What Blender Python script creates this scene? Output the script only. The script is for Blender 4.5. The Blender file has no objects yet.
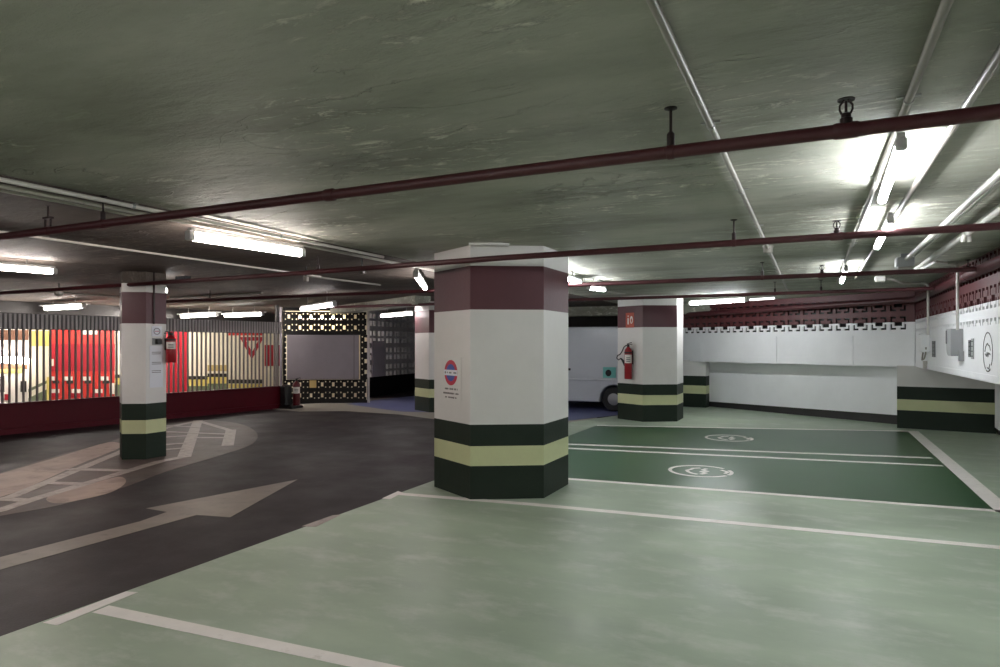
import bpy, bmesh, math, random
from mathutils import Vector, Matrix
random.seed(7)
SC = bpy.context.scene
COL = SC.collection
PI = math.pi

# ---------------------------------------------------------------- camera
F, HZ, H = 661.0, 344.5, 1.5
YAW = math.atan2(313.0, 661.0)
CA, SA = math.cos(YAW), math.sin(YAW)
cd = bpy.data.cameras.new('camera'); cam = bpy.data.objects.new('camera', cd); COL.objects.link(cam)
cd.sensor_width = 36.0; cd.lens = 36.0 * F / 1000.0
cd.shift_y = (HZ - 333.5) / 1000.0
cd.clip_start = 0.05
cam.location = (0, 0, H); cam.rotation_euler = (PI/2, 0, YAW)
SC.camera = cam

def ray(x, y):
    r = (x - 500.0) / F; u = (HZ - y) / F
    return Vector((r*CA - SA, r*SA + CA, u))
def at(x, y, z=0.0):                      # measured point of the photo that lies at height z
    d = ray(x, y); t = (z - H) / d.z
    return Vector((d.x*t, d.y*t, z))
def onp(x, y, p, n):                      # measured point that lies on a plane
    d = ray(x, y); o = Vector((0, 0, H)); p = Vector(p); n = Vector(n)
    return o + d * ((p - o).dot(n) / d.dot(n))

# ---------------------------------------------------------------- materials
def lin(c):
    return tuple(((v/255.0)/12.92 if v/255.0 <= 0.04045 else ((v/255.0+0.055)/1.055)**2.4) for v in c)
def mat(name, rgb, rough=0.5, metal=0.0, vary=0.0, scale=3.0, bump=0.0, bscale=40.0, rvar=0.0, emit=None, estr=0.0,
        spec=0.5, stretch=(1, 1, 1), wear=None, wscale=6.0, wlo=0.6, whi=0.72, detail=6):
    m = bpy.data.materials.new(name); m.use_nodes = True
    nt = m.node_tree; N = nt.nodes; L = nt.links
    b = N['Principled BSDF']
    c = lin(rgb)
    b.inputs['Base Color'].default_value = (*c, 1)
    b.inputs['Roughness'].default_value = rough
    b.inputs['Metallic'].default_value = metal
    b.inputs['Specular IOR Level'].default_value = spec
    if emit:
        b.inputs['Emission Color'].default_value = (*emit, 1); b.inputs['Emission Strength'].default_value = estr
        return m
    tc = N.new('ShaderNodeTexCoord'); mp = N.new('ShaderNodeMapping'); mp.inputs['Scale'].default_value = stretch
    L.new(tc.outputs['Object'], mp.inputs['Vector'])
    col = None
    n1 = N.new('ShaderNodeTexNoise'); n1.inputs['Scale'].default_value = scale; n1.inputs['Detail'].default_value = detail
    n1.inputs['Roughness'].default_value = 0.62
    L.new(mp.outputs[0], n1.inputs['Vector'])
    if vary > 0:
        r = N.new('ShaderNodeValToRGB')
        r.color_ramp.elements[0].position = 0.3; r.color_ramp.elements[1].position = 0.7
        r.color_ramp.elements[0].color = (*[v*(1-vary) for v in c], 1)
        r.color_ramp.elements[1].color = (*[min(1, v*(1+vary)) for v in c], 1)
        L.new(n1.outputs['Fac'], r.inputs['Fac']); col = r.outputs['Color']
    if wear:
        n2 = N.new('ShaderNodeTexNoise'); n2.inputs['Scale'].default_value = wscale; n2.inputs['Detail'].default_value = 9
        n2.inputs['Roughness'].default_value = 0.7
        L.new(mp.outputs[0], n2.inputs['Vector'])
        r2 = N.new('ShaderNodeValToRGB'); r2.color_ramp.elements[0].position = wlo; r2.color_ramp.elements[1].position = whi
        L.new(n2.outputs['Fac'], r2.inputs['Fac'])
        mx = N.new('ShaderNodeMix'); mx.data_type = 'RGBA'
        L.new(r2.outputs['Color'], mx.inputs[0])
        if col: L.new(col, mx.inputs[6])
        else: mx.inputs[6].default_value = (*c, 1)
        mx.inputs[7].default_value = (*lin(wear), 1)
        col = mx.outputs[2]
    if col: L.new(col, b.inputs['Base Color'])
    if rvar > 0:
        mr = N.new('ShaderNodeMapRange'); mr.inputs['To Min'].default_value = max(0.02, rough-rvar); mr.inputs['To Max'].default_value = rough+rvar
        mr.inputs['From Min'].default_value = 0.3; mr.inputs['From Max'].default_value = 0.7
        L.new(n1.outputs['Fac'], mr.inputs['Value']); L.new(mr.outputs[0], b.inputs['Roughness'])
    if bump > 0:
        n3 = N.new('ShaderNodeTexNoise'); n3.inputs['Scale'].default_value = bscale; n3.inputs['Detail'].default_value = 8
        L.new(mp.outputs[0], n3.inputs['Vector'])
        bp = N.new('ShaderNodeBump'); bp.inputs['Strength'].default_value = bump; bp.inputs['Distance'].default_value = 0.02
        L.new(n3.outputs['Fac'], bp.inputs['Height']); L.new(bp.outputs[0], b.inputs['Normal'])
    return m

M = {}
M['asphalt'] = mat('dark_asphalt_paint', (44, 37, 39), 0.55, spec=0.25, vary=0.18, scale=1.3, rvar=0.1, bump=0.10, bscale=60, wear=(56, 49, 49), wscale=4, wlo=0.55, whi=0.8)
M['green'] = mat('pale_green_floor_paint', (158, 172, 152), 0.42, spec=0.45, vary=0.22, scale=0.9, rvar=0.11, stretch=(0.8, 1.5, 1), wear=(190, 196, 186), wscale=2.6, wlo=0.5, whi=0.78)
M['bay'] = mat('dark_green_floor_paint', (56, 90, 60), 0.285, spec=0.5, vary=0.06, scale=1.4)
M['blue'] = mat('blue_floor_paint', (100, 106, 148), 0.45, vary=0.1)
M['island'] = mat('worn_concrete_floor', (88, 75, 71), 0.5, vary=0.25, scale=2.2, wear=(70, 60, 58), wscale=3, wlo=0.5, whi=0.66, rvar=0.1, bump=0.08, spec=0.3)
M['island_lit'] = mat('lamplit_worn_concrete', (166, 144, 132), 0.5, vary=0.2, scale=2.5, wear=(128, 110, 102), wscale=3, wlo=0.5, whi=0.66, spec=0.3)  # island concrete with the lamp's brightness put into the colour
M['path'] = mat('bare_concrete_floor', (150, 144, 134), 0.45, vary=0.15, scale=2, rvar=0.1)
M['line'] = mat('white_line_paint', (238, 232, 228), 0.45, vary=0.06, scale=5, wear=(206, 198, 190), wscale=9, wlo=0.58, whi=0.75)
M['line_worn'] = mat('worn_line_paint', (158, 145, 138), 0.45, vary=0.15, scale=6, wear=(108, 94, 88), wscale=10, wlo=0.5, whi=0.68)
M['arrow'] = mat('worn_arrow_paint', (128, 117, 108), 0.45, vary=0.16, scale=4, wear=(94, 84, 78), wscale=7, wlo=0.55, whi=0.75)
M['white'] = mat('white_wall_paint', (238, 239, 242), 0.5, vary=0.03, scale=2.5, bump=0.06, bscale=30)
M['white_band'] = mat('white_pillar_paint', (218, 216, 214), 0.45, vary=0.035, scale=3, bump=0.08, bscale=22)
M['red_band'] = mat('burgundy_pillar_paint', (84, 42, 50), 0.45, vary=0.06, scale=4, bump=0.1, bscale=22)
M['dark_band'] = mat('dark_green_pillar_paint', (38, 48, 40), 0.5, spec=0.2, vary=0.06, scale=4, bump=0.1, bscale=22)
M['yellow_band'] = mat('pale_yellow_pillar_paint', (200, 204, 160), 0.4, vary=0.04, scale=4, bump=0.08, bscale=22)
M['red_wall'] = mat('burgundy_block_paint', (86, 38, 41), 0.5, vary=0.1, scale=6)
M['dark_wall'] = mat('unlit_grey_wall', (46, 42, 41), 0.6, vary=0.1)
M['grid_grey'] = mat('grid_grey_paint', (196, 192, 194), 0.5, vary=0.1)
M['panel_grey'] = mat('pale_panel_paint', (196, 188, 196), 0.5)
M['grey_wall'] = mat('grey_wall_paint', (128, 121, 128), 0.5, vary=0.05)
M['black_block'] = mat('black_block_paint', (24, 23, 23), 0.6, spec=0.2, vary=0.1)
M['foot_strip'] = mat('dark_foot_strip', (52, 50, 50), 0.6, vary=0.1)
M['pipe'] = mat('dark_red_pipe_paint', (70, 27, 32), 0.5, vary=0.1, scale=8)
M['pipe_metal'] = mat('dark_bronze_metal', (46, 36, 36), 0.4, metal=0.6)
M['conduit'] = mat('grey_conduit', (140, 136, 128), 0.4, vary=0.06, scale=10)
M['conduit_pale'] = mat('pale_conduit', (214, 208, 200), 0.4, vary=0.06, scale=10)
M['conduit_white'] = mat('white_conduit', (186, 184, 178), 0.4)
M['steel'] = mat('galvanised_steel', (170, 170, 168), 0.35, metal=0.7)
M['housing'] = mat('lamp_housing_grey', (170, 170, 168), 0.5)
M['black'] = mat('black_plastic', (24, 24, 26), 0.45)
M['rubber'] = mat('tyre_rubber', (30, 30, 32), 0.7)
M['ext_red'] = mat('extinguisher_red', (142, 20, 30), 0.3)
M['ext_dark'] = mat('extinguisher_dark_red', (84, 14, 24), 0.35)
M['label'] = mat('label_white', (226, 220, 214), 0.5)
M['ink'] = mat('label_ink', (90, 84, 86), 0.5)
M['fence_red'] = mat('fence_red_paint', (78, 3, 20), 0.5, spec=0.25, vary=0.08)
M['slat'] = mat('slat_grey_paint', (114, 105, 101), 0.45, vary=0.05)
M['rail_rib'] = mat('rail_rib_paint', (176, 170, 170), 0.5, vary=0.05)
M['rail'] = mat('rail_grey_paint', (92, 88, 88), 0.5, vary=0.05)
M['ramp_red'] = mat('ramp_red_paint', (214, 58, 48), 0.5, vary=0.06)
M['ramp_red_dark'] = mat('ramp_crimson_paint', (176, 28, 42), 0.5, vary=0.06)
M['cream'] = mat('ramp_cream_paint', (236, 226, 200), 0.5, vary=0.03)
M['ramp_white'] = mat('ramp_white_paint', (236, 228, 214), 0.5)
M['ramp_yellow'] = mat('ramp_yellow_paint', (222, 200, 110), 0.5)
M['ramp_green'] = mat('ramp_green_paint', (112, 120, 92), 0.5)
M['ramp_dark'] = mat('ramp_dark_paint', (50, 46, 42), 0.5)
M['ramp_brown'] = mat('ramp_brown_paint', (124, 84, 62), 0.5)
M['sign_red'] = mat('sign_red', (190, 40, 66), 0.4)
M['sign_blue'] = mat('sign_blue', (62, 84, 170), 0.4)
M['sign_orange'] = mat('sign_orange_red', (176, 72, 52), 0.4)
M['paper'] = mat('paper_white', (224, 226, 234), 0.55)
M['van'] = mat('white_van_paint', (196, 200, 207), 0.25, vary=0.02)
M['van_groove'] = mat('van_gap_dark', (70, 72, 78), 0.5)
M['glass'] = mat('dark_glass', (20, 24, 28), 0.08)
M['teal'] = mat('teal_sticker', (120, 196, 188), 0.4)
M['hub'] = mat('wheel_grey', (150, 150, 154), 0.4, metal=0.4)
M['lamp_red'] = mat('tail_lamp_red', (120, 20, 24), 0.2)
M['grey_box'] = mat('charger_grey', (150, 152, 154), 0.4)
M['grey_dark'] = mat('charger_dark_grey', (96, 98, 100), 0.45)
M['wood'] = mat('worn_yellow_card', (196, 170, 110), 0.6)

def lampmat(name, c, s):
    return mat(name, (240, 240, 240), 0.4, emit=c, estr=s)
LSTR = 26.0
M['tube_cool'] = lampmat('lit_tube_neutral', (0.95, 0.975, 1.0), LSTR*0.95)
M['tube_warm'] = lampmat('lit_tube_pinkish', (1.0, 0.90, 0.84), LSTR*0.75)
M['tube_fill'] = lampmat('fill_tube_bright', (1.0, 0.985, 0.97), LSTR*1.6)  # stronger tube for the fill lamps added behind the camera
M['tube_soft'] = lampmat('lit_tube_soft', (1.0, 0.93, 0.92), LSTR*0.35)
M['tube_ramp'] = lampmat('lit_tube_ramp', (1.0, 0.93, 0.86), LSTR*1.0)
M['tube_dim'] = lampmat('dim_tube', (1.0, 0.95, 0.92), 1.2)
M['tube_gold'] = lampmat('lit_tube_golden', (1.0, 0.82, 0.58), LSTR*0.7)
M['orange_led'] = lampmat('lit_orange_led', (1.0, 0.45, 0.12), 3.0)

def ceiling_mat(name, ca, cb):
    m = bpy.data.materials.new(name); m.use_nodes = True
    nt = m.node_tree; N = nt.nodes; L = nt.links; b = N['Principled BSDF']
    tc = N.new('ShaderNodeTexCoord'); mp = N.new('ShaderNodeMapping'); mp.inputs['Scale'].default_value = (0.55, 1.5, 1)
    L.new(tc.outputs['Object'], mp.inputs['Vector'])
    n = N.new('ShaderNodeTexNoise'); n.inputs['Scale'].default_value = 1.1; n.inputs['Detail'].default_value = 8; n.inputs['Roughness'].default_value = 0.6
    L.new(mp.outputs[0], n.inputs['Vector'])
    r = N.new('ShaderNodeValToRGB'); r.color_ramp.elements[0].position = 0.3; r.color_ramp.elements[1].position = 0.72
    r.color_ramp.elements[0].color = (*lin(ca), 1); r.color_ramp.elements[1].color = (*lin(cb), 1)
    L.new(n.outputs['Fac'], r.inputs['Fac']); 
    # pale scuffs and flecks, denser in some areas
    f1 = N.new('ShaderNodeTexNoise'); f1.inputs['Scale'].default_value = 9.0; f1.inputs['Detail'].default_value = 10; f1.inputs['Roughness'].default_value = 0.75; f1.inputs['Distortion'].default_value = 0.6
    L.new(mp.outputs[0], f1.inputs['Vector'])
    fr = N.new('ShaderNodeMapRange'); fr.inputs['From Min'].default_value = 0.53; fr.inputs['From Max'].default_value = 0.62; L.new(f1.outputs['Fac'], fr.inputs['Value'])
    f2 = N.new('ShaderNodeTexNoise'); f2.inputs['Scale'].default_value = 0.8; f2.inputs['Detail'].default_value = 4; L.new(tc.outputs['Object'], f2.inputs['Vector'])
    fg = N.new('ShaderNodeMapRange'); fg.inputs['From Min'].default_value = 0.46; fg.inputs['From Max'].default_value = 0.64; L.new(f2.outputs['Fac'], fg.inputs['Value'])
    fm = N.new('ShaderNodeMath'); fm.operation = 'MULTIPLY'; L.new(fr.outputs[0], fm.inputs[0]); L.new(fg.outputs[0], fm.inputs[1])
    fx = N.new('ShaderNodeMix'); fx.data_type = 'RGBA'; L.new(fm.outputs[0], fx.inputs[0]); L.new(r.outputs[0], fx.inputs[6])
    fx.inputs[7].default_value = (*lin([min(255, v*1.3) for v in cb]), 1)
    L.new(fx.outputs[2], b.inputs['Base Color'])
    b.inputs['Roughness'].default_value = 0.68; b.inputs['Specular IOR Level'].default_value = 0.35
    # board marks, trowel ridges and flaking
    n2 = N.new('ShaderNodeTexNoise'); n2.inputs['Scale'].default_value = 5.0; n2.inputs['Detail'].default_value = 10; n2.inputs['Roughness'].default_value = 0.68
    L.new(mp.outputs[0], n2.inputs['Vector'])
    n3 = N.new('ShaderNodeTexNoise'); n3.inputs['Scale'].default_value = 1.6; n3.inputs['Detail'].default_value = 5; n3.inputs['Distortion'].default_value = 1.2
    L.new(mp.outputs[0], n3.inputs['Vector'])
    s = N.new('ShaderNodeMath'); s.operation = 'SUBTRACT'; s.inputs[1].default_value = 0.5; L.new(n3.outputs['Fac'], s.inputs[0])
    ab = N.new('ShaderNodeMath'); ab.operation = 'ABSOLUTE'; L.new(s.outputs[0], ab.inputs[0])
    mr = N.new('ShaderNodeMapRange'); mr.inputs['From Min'].default_value = 0.0; mr.inputs['From Max'].default_value = 0.012
    mr.inputs['To Min'].default_value = 1.0; mr.inputs['To Max'].default_value = 0.0
    L.new(ab.outputs[0], mr.inputs['Value'])
    gate = N.new('ShaderNodeTexNoise'); gate.inputs['Scale'].default_value = 0.9; L.new(tc.outputs['Object'], gate.inputs['Vector'])
    gr = N.new('ShaderNodeMapRange'); gr.inputs['From Min'].default_value = 0.5; gr.inputs['From Max'].default_value = 0.62
    L.new(gate.outputs['Fac'], gr.inputs['Value'])
    mu = N.new('ShaderNodeMath'); mu.operation = 'MULTIPLY'; L.new(mr.outputs[0], mu.inputs[0]); L.new(gr.outputs[0], mu.inputs[1])
    ad = N.new('ShaderNodeMath'); ad.operation = 'MULTIPLY_ADD'; ad.inputs[1].default_value = 0.6
    L.new(mu.outputs[0], ad.inputs[0]); L.new(n2.outputs['Fac'], ad.inputs[2])
    bp = N.new('ShaderNodeBump'); bp.inputs['Strength'].default_value = 0.9; bp.inputs['Distance'].default_value = 0.035
    ae = N.new('ShaderNodeMath'); ae.operation = 'MULTIPLY_ADD'; ae.inputs[1].default_value = 0.25; L.new(fm.outputs[0], ae.inputs[0]); L.new(ad.outputs[0], ae.inputs[2])
    L.new(ae.outputs[0], bp.inputs['Height']); L.new(bp.outputs[0], b.inputs['Normal'])
    return m
M['ceiling'] = ceiling_mat('painted_concrete_ceiling', (126, 128, 115), (184, 184, 172))
M['ceiling_drive'] = ceiling_mat('brown_concrete_ceiling', (76, 68, 62), (112, 102, 94))  # darker brown tone for the ceiling over the drive

# ---------------------------------------------------------------- mesh builder
class MB:
    def __init__(s): s.v = []; s.f = []; s.mi = []; s.mats = []
    def m(s, k):
        if k not in s.mats: s.mats.append(k)
        return s.mats.index(k)
    def face(s, pts, k):
        i = len(s.v); s.v += [Vector(p) for p in pts]; s.f.append(list(range(i, i+len(pts)))); s.mi.append(s.m(k))
    def mesh(s, vs, fs, k):
        i = len(s.v); s.v += [Vector(p) for p in vs]
        for f in fs: s.f.append([i+j for j in f]); s.mi.append(s.m(k))
    def box(s, c, d, k, X=None, Y=None):
        c = Vector(c); X = Vector(X or (1, 0, 0)).normalized()
        Z = Vector((0, 0, 1)); Yv = Vector(Y).normalized() if Y else Z.cross(X).normalized()
        Zv = X.cross(Yv)
        hx, hy, hz = d[0]/2, d[1]/2, d[2]/2
        vs = [c + X*(a*hx) + Yv*(b*hy) + Zv*(e*hz) for e in (-1, 1) for b in (-1, 1) for a in (-1, 1)]
        s.mesh(vs, [(0, 2, 3, 1), (4, 5, 7, 6), (0, 1, 5, 4), (2, 6, 7, 3), (0, 4, 6, 2), (1, 3, 7, 5)], k)
    def cbox(s, c, d, k, X=None, ch=0.01):       # box with chamfered vertical and top edges (octagonal plan, inset top)
        c = Vector(c); X = Vector(X or (1, 0, 0)).normalized(); Y = Vector((0, 0, 1)).cross(X)
        hx, hy, hz = d[0]/2, d[1]/2, d[2]/2
        def ring(hx, hy, z):
            p = [(-hx+ch, -hy), (hx-ch, -hy), (hx, -hy+ch), (hx, hy-ch), (hx-ch, hy), (-hx+ch, hy), (-hx, hy-ch), (-hx, -hy+ch)]
            return [c + X*a + Y*b + Vector((0, 0, z)) for a, b in p]
        vs = ring(hx-ch, hy-ch, -hz) + ring(hx, hy, -hz+ch) + ring(hx, hy, hz-ch) + ring(hx-ch, hy-ch, hz)
        fs = [tuple(range(7, -1, -1)), tuple(range(24, 32))]
        for l in range(3):
            for j in range(8): fs.append((l*8+j, l*8+(j+1) % 8, l*8+8+(j+1) % 8, l*8+8+j))
        s.mesh(vs, fs, k)
    def prism(s, poly, z0, z1, k):               # plan polygon (counter-clockwise) extruded up
        n = len(poly); vs = [Vector((p[0], p[1], z0)) for p in poly] + [Vector((p[0], p[1], z1)) for p in poly]
        fs = [tuple(range(n-1, -1, -1)), tuple(range(n, 2*n))] + [(i, (i+1) % n, n+(i+1) % n, n+i) for i in range(n)]
        s.mesh(vs, fs, k)
    def tube(s, pts, r, k, n=12, closed=False, caps=True):
        pts = [Vector(p) for p in pts]; rs = r if isinstance(r, (list, tuple)) else [r]*len(pts)
        rings = []; N = len(pts); up = None
        for i, p in enumerate(pts):
            if closed: t = (pts[(i+1) % N] - pts[i-1]).normalized()
            else: t = (pts[min(i+1, N-1)] - pts[max(i-1, 0)]).normalized()
            if up is None:
                a = Vector((0, 0, 1)) if abs(t.z) < 0.9 else Vector((1, 0, 0)); up = (a - t*a.dot(t)).normalized()
            else: up = (up - t*up.dot(t)).normalized()
            sd = t.cross(up)
            rings.append([p + (up*math.cos(2*PI*j/n) + sd*math.sin(2*PI*j/n))*rs[i] for j in range(n)])
        vs = [v for r_ in rings for v in r_]; fs = []
        for i in range(N if closed else N-1):
            a = i*n; b = ((i+1) % N)*n
            for j in range(n): fs.append((a+j, a+(j+1) % n, b+(j+1) % n, b+j))
        if caps and not closed: fs += [tuple(range(n-1, -1, -1)), tuple(range((N-1)*n, N*n))]
        s.mesh(vs, fs, k)
    def lathe(s, o, prof, k, n=20, axis=(0, 0, 1)):   # prof = [(radius, height)]
        o = Vector(o); a = Vector(axis).normalized()
        x = a.orthogonal().normalized(); y = a.cross(x)
        vs = [o + a*h + (x*math.cos(2*PI*j/n) + y*math.sin(2*PI*j/n))*max(r, 1e-4) for r, h in prof for j in range(n)]
        fs = [(i*n+j, i*n+(j+1) % n, (i+1)*n+(j+1) % n, (i+1)*n+j) for i in range(len(prof)-1) for j in range(n)]
        fs += [tuple(range(n-1, -1, -1)), tuple(range((len(prof)-1)*n, len(prof)*n))]
        s.mesh(vs, fs, k)
    def build(s, name, parent=None, smooth=False, loc=None, bevel=0.0):
        me = bpy.data.meshes.new(name); me.from_pydata([tuple(v) for v in s.v], [], s.f)
        for k in s.mats: me.materials.append(M[k])
        for p, i in zip(me.polygons, s.mi): p.material_index = i
        bm = bmesh.new(); bm.from_mesh(me)
        bmesh.ops.remove_doubles(bm, verts=bm.verts, dist=1e-5)
        bmesh.ops.recalc_face_normals(bm, faces=bm.faces)
        bm.to_mesh(me); bm.free()
        if smooth:
            for p in me.polygons: p.use_smooth = True
            me.set_sharp_from_angle(angle=math.radians(38))
        o = bpy.data.objects.new(name, me); COL.objects.link(o)
        if bevel:
            md = o.modifiers.new('edge', 'BEVEL'); md.width = bevel; md.segments = 2; md.limit_method = 'ANGLE'
        if parent is not None:
            o.parent = parent
            base = Vector(parent.location)
            me.transform(Matrix.Translation(-base))
        elif loc is not None:
            me.transform(Matrix.Translation(-Vector(loc))); o.location = loc
        return o

def tag(o, label, cat, group=None, kind=None):
    o['label'] = label; o['category'] = cat
    if group: o['group'] = group
    if kind: o['kind'] = kind
    return o
def thing(name, label, cat, loc, group=None):
    o = bpy.data.objects.new(name, None); COL.objects.link(o); o.location = loc; o.empty_display_size = 0.1
    return tag(o, label, cat, group)
def struct(o): o['kind'] = 'structure'; return o
def lab(o, l): o['label'] = l; return o

CZ = 2.46
# ================================================================= FLOOR
fb = MB(); fb.box((-7, 7.5, -0.05), (24, 29, 0.1), 'asphalt')
floor = struct(fb.build('floor'))
def area(px, z): return [at(x, y, z) for x, y in px]
def sheet(name, poly, z, k, label=None, th=0.0015):
    a = sum(poly[i][0]*poly[(i+1) % len(poly)][1] - poly[(i+1) % len(poly)][0]*poly[i][1] for i in range(len(poly)))
    if a < 0: poly = poly[::-1]
    b = MB(); b.prism(poly, z-th, z, k); o = b.build(name, floor)
    if label: lab(o, label)
    return o
def spline(pts, n=6):                    # closed smooth outline through points
    out = []; N = len(pts)
    for i in range(N):
        p0, p1, p2, p3 = [Vector(pts[(i+j-1) % N][:2]) for j in range(4)]
        for t in range(n):
            t /= n
            out.append(0.5*((2*p1) + (p2-p0)*t + (2*p0-5*p1+4*p2-p3)*t*t + (3*p1-p0-3*p2+p3)*t**3))
    return out
# pale green paint over the parking bays, its far end curves along the drive
g = [(-3.76, -6), (3.6, -6), (3.6, 17.4), (-3.2, 17.4)] + [tuple(at(x, y)[:2]) for x, y in ((640, 412), (566, 423), (500, 425.5))] + [(-3.78, 9.6)]
sheet('parking_paint', g, 0.0015, 'green', 'pale green painted parking floor')
path = [at(x, y)[:2] for x, y in ((270, 409), (288, 405), (330, 402.5), (370, 398.5), (420, 397), (470, 401), (545, 414), (590, 413), (600, 420), (545, 430), (500, 428), (433, 419), (400, 414.5), (345, 411), (300, 411.5))]
sheet('concrete_strip', [Vector(p) for p in path], 0.0012, 'path', 'bare pale concrete strip along the edge of the drive')
blue = [at(x, y)[:2] for x, y in ((346, 404), (380, 399.5), (415, 396), (470, 394), (560, 400), (640, 404), (618, 415), (566, 421), (500, 419), (433, 412.5), (400, 411.5))]
sheet('blue_bay_paint', [Vector(p) for p in blue], 0.0028, 'blue', 'blue painted parking bay under the van')
# dark green charging bays
BX0, BX1 = -3.62, 1.5
def by(x0, y0, x1, y1, x): return y0 + (y1-y0)*(x-x0)/(x1-x0)
p_nl, p_nr = at(566, 479), at(994, 511); p_fl, p_fr = at(597, 425.6), at(908, 431.3)
dn = (p_nr.y-p_nl.y)/(p_nr.x-p_nl.x); df = (p_fr.y-p_fl.y)/(p_fr.x-p_fl.x)
yn = lambda x: p_nl.y + dn*(x-p_nl.x)
yf = lambda x: p_fl.y + df*(x-p_fl.x)
bay = [(BX0, yn(BX0)), (BX1, yn(BX1)), (BX1, yf(BX1)), (BX0, yf(BX0))]
sheet('charging_bay_paint', bay, 0.003, 'bay', 'dark green painted pair of charging bays')
def strip(name, a, b, w, k='line', label=None, z=0.0045):
    a = Vector(a[:2]); b = Vector(b[:2]); d = (b-a).normalized(); n = Vector((-d.y, d.x))*w/2
    return sheet(name, [a-n, b-n, b+n, a+n], z, k, label)
def ext(a, b, t0, t1):
    a = Vector(a[:2]); b = Vector(b[:2]); d = b-a
    return a + d*t0, a + d*t1
strip('painted_line', (BX0, yn(BX0)), (BX1+0.12, yn(BX1+0.12)), 0.09, label='white line along near edge of the dark green bays')
a, b = ext(at(566, 448.4), at(943, 466), -0.1, 1.0); strip('painted_line', a, b, 0.09, label='nearer of the two close white lines between the dark green bays')
a, b = ext(at(566, 444.3), at(932, 458.2), -0.1, 1.0); strip('painted_line', a, b, 0.09, label='farther of the two close white lines between the dark green bays')
strip('painted_line', p_fl, (BX1+0.1, yf(BX1+0.1)), 0.10, label='white line along far edge of the dark green bays')
strip('painted_line', (BX1+0.06, yn(BX1)-0.05), (BX1+0.06, yf(BX1)+0.05), 0.16, label='wide white line along right end of the dark green bays')
a, b = ext(at(398, 494.3), at(1000, 548.6), 0, 1.35)
strip('painted_line', at(398, 494), at(530, 504.5), 0.10, label='white line passing the foot of the large pillar', z=0.0042)
strip('painted_line', at(530, 504.5), b, 0.10, label='long white line across the pale green floor', z=0.0042)
sheet('painted_line', [at(*p) for p in ((382, 498.8), (398, 491.5), (403, 493), (390, 499.6))], 0.0043, 'line', 'short white dash at edge of the drive beside large pillar')
sheet('painted_line', [at(*p) for p in ((302, 526.5), (333, 515.5), (341, 515), (316, 527))], 0.0035, 'line_worn', 'faint worn white dash at edge of the drive')
sheet('painted_line', [at(*p) for p in ((43, 623.4), (126, 592), (138, 592.8), (57, 626))], 0.0043, 'line', 'white dash along drive edge at the head of the nearest bay line')
q = [at(*p) for p in ((109, 606), (400, 667), (348, 667), (92, 613))]
d1 = (q[1]-q[0]).normalized(); 
sheet('painted_line', [q[0], q[0]+d1*6.5, q[3]+(q[2]-q[3]).normalized()*6.5, q[3]], 0.0042, 'line', 'white bay line nearest the camera')
# the arrow
arrow = [(-10, 578.5), (0, 570), (140, 531), (196.6, 515.2), (230, 517.6), (297.5, 479.7), (146, 508.6), (167, 512.2), (140, 521.6), (0, 557.5), (-10, 560)]
ap = [at(*p) for p in arrow]
d = (ap[1]-ap[2]).normalized(); e = (ap[9]-ap[8]).normalized()
ap[0] = ap[1] + d*0.9; ap[10] = ap[9] + e*0.9
sheet('direction_arrow', ap, 0.003, 'arrow', 'worn beige direction arrow on the dark drive')
# hatched island round the slim pillar
isl = [at(*p) for p in ((-60, 489), (0, 473), (60, 455), (112, 441), (150, 427), (195, 420), (236, 423), (256, 432), (252, 444), (215, 457), (165, 472), (122, 488), (60, 505), (0, 516), (-80, 531))]
sheet('traffic_island', spline(isl, 4), 0.0015, 'island', 'worn brown island with hatched lines round the slim pillar')
sheet('lamplight_patch', spline([at(*p) for p in ((-60, 492), (0, 474), (60, 456.5), (108, 442.5), (121, 447), (80, 464), (40, 482), (10, 494), (-60, 512))], 4), 0.0021, 'island_lit', 'painted lamplight on worn concrete at rear edge of the hatched island')  # pool of lamplight painted onto the island, with some wear
sheet('lamplight_patch', spline([at(*p) for p in ((48, 497), (85, 486), (118, 477), (126, 482), (112, 492), (80, 500), (55, 503.5))], 4), 0.0023, 'island_lit', 'painted lamplight on worn concrete at front edge of the hatched island')  # second painted pool of lamplight, with some wear
PLZ = [0.003]
def poly_line(pts, w, label=None, k='line_worn', z=None):
    PLZ[0] += 0.0003; z = PLZ[0]
    pts = [Vector(p[:2]) for p in pts]; L_, R_ = [], []
    for i, p in enumerate(pts):
        t = (pts[min(i+1, len(pts)-1)]-pts[max(i-1, 0)]).normalized(); n = Vector((-t.y, t.x))*w/2
        L_.append(p+n); R_.append(p-n)
    return sheet('island_line', L_ + R_[::-1], z, k, label)
P = lambda *q: [at(*p) for p in q]
poly_line(P((-40, 519), (0, 510.5), (31.5, 500), (160, 461.5), (186, 456.5)), 0.14, 'front outline of the hatched island')
poly_line(P((-40, 509), (12, 496.7), (122, 451.5), (165, 428), (198, 421)), 0.13, 'rear outline of the hatched island')
poly_line(P((184, 457.5), (198, 420.5)), 0.17, 'wide diagonal band across the hatched island')
poly_line(P((196, 420.5), (230, 430.5)), 0.12)
poly_line(P((231, 430), (227.5, 446)), 0.17, 'wide end band of the hatched island')
for p0, p1 in (((0, 499), (31, 501)), ((40, 483), (84, 484.3)), ((69, 469.4), (130, 471)), ((165, 432), (228, 434.5)), ((165, 426), (200, 427.5)),
               ((196, 438), (228, 438)), ((165, 445), (186, 443.5)), ((165, 450), (184, 448.5)), ((165, 437.5), (190, 436))):
    poly_line(P(p0, p1), 0.13)
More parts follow.
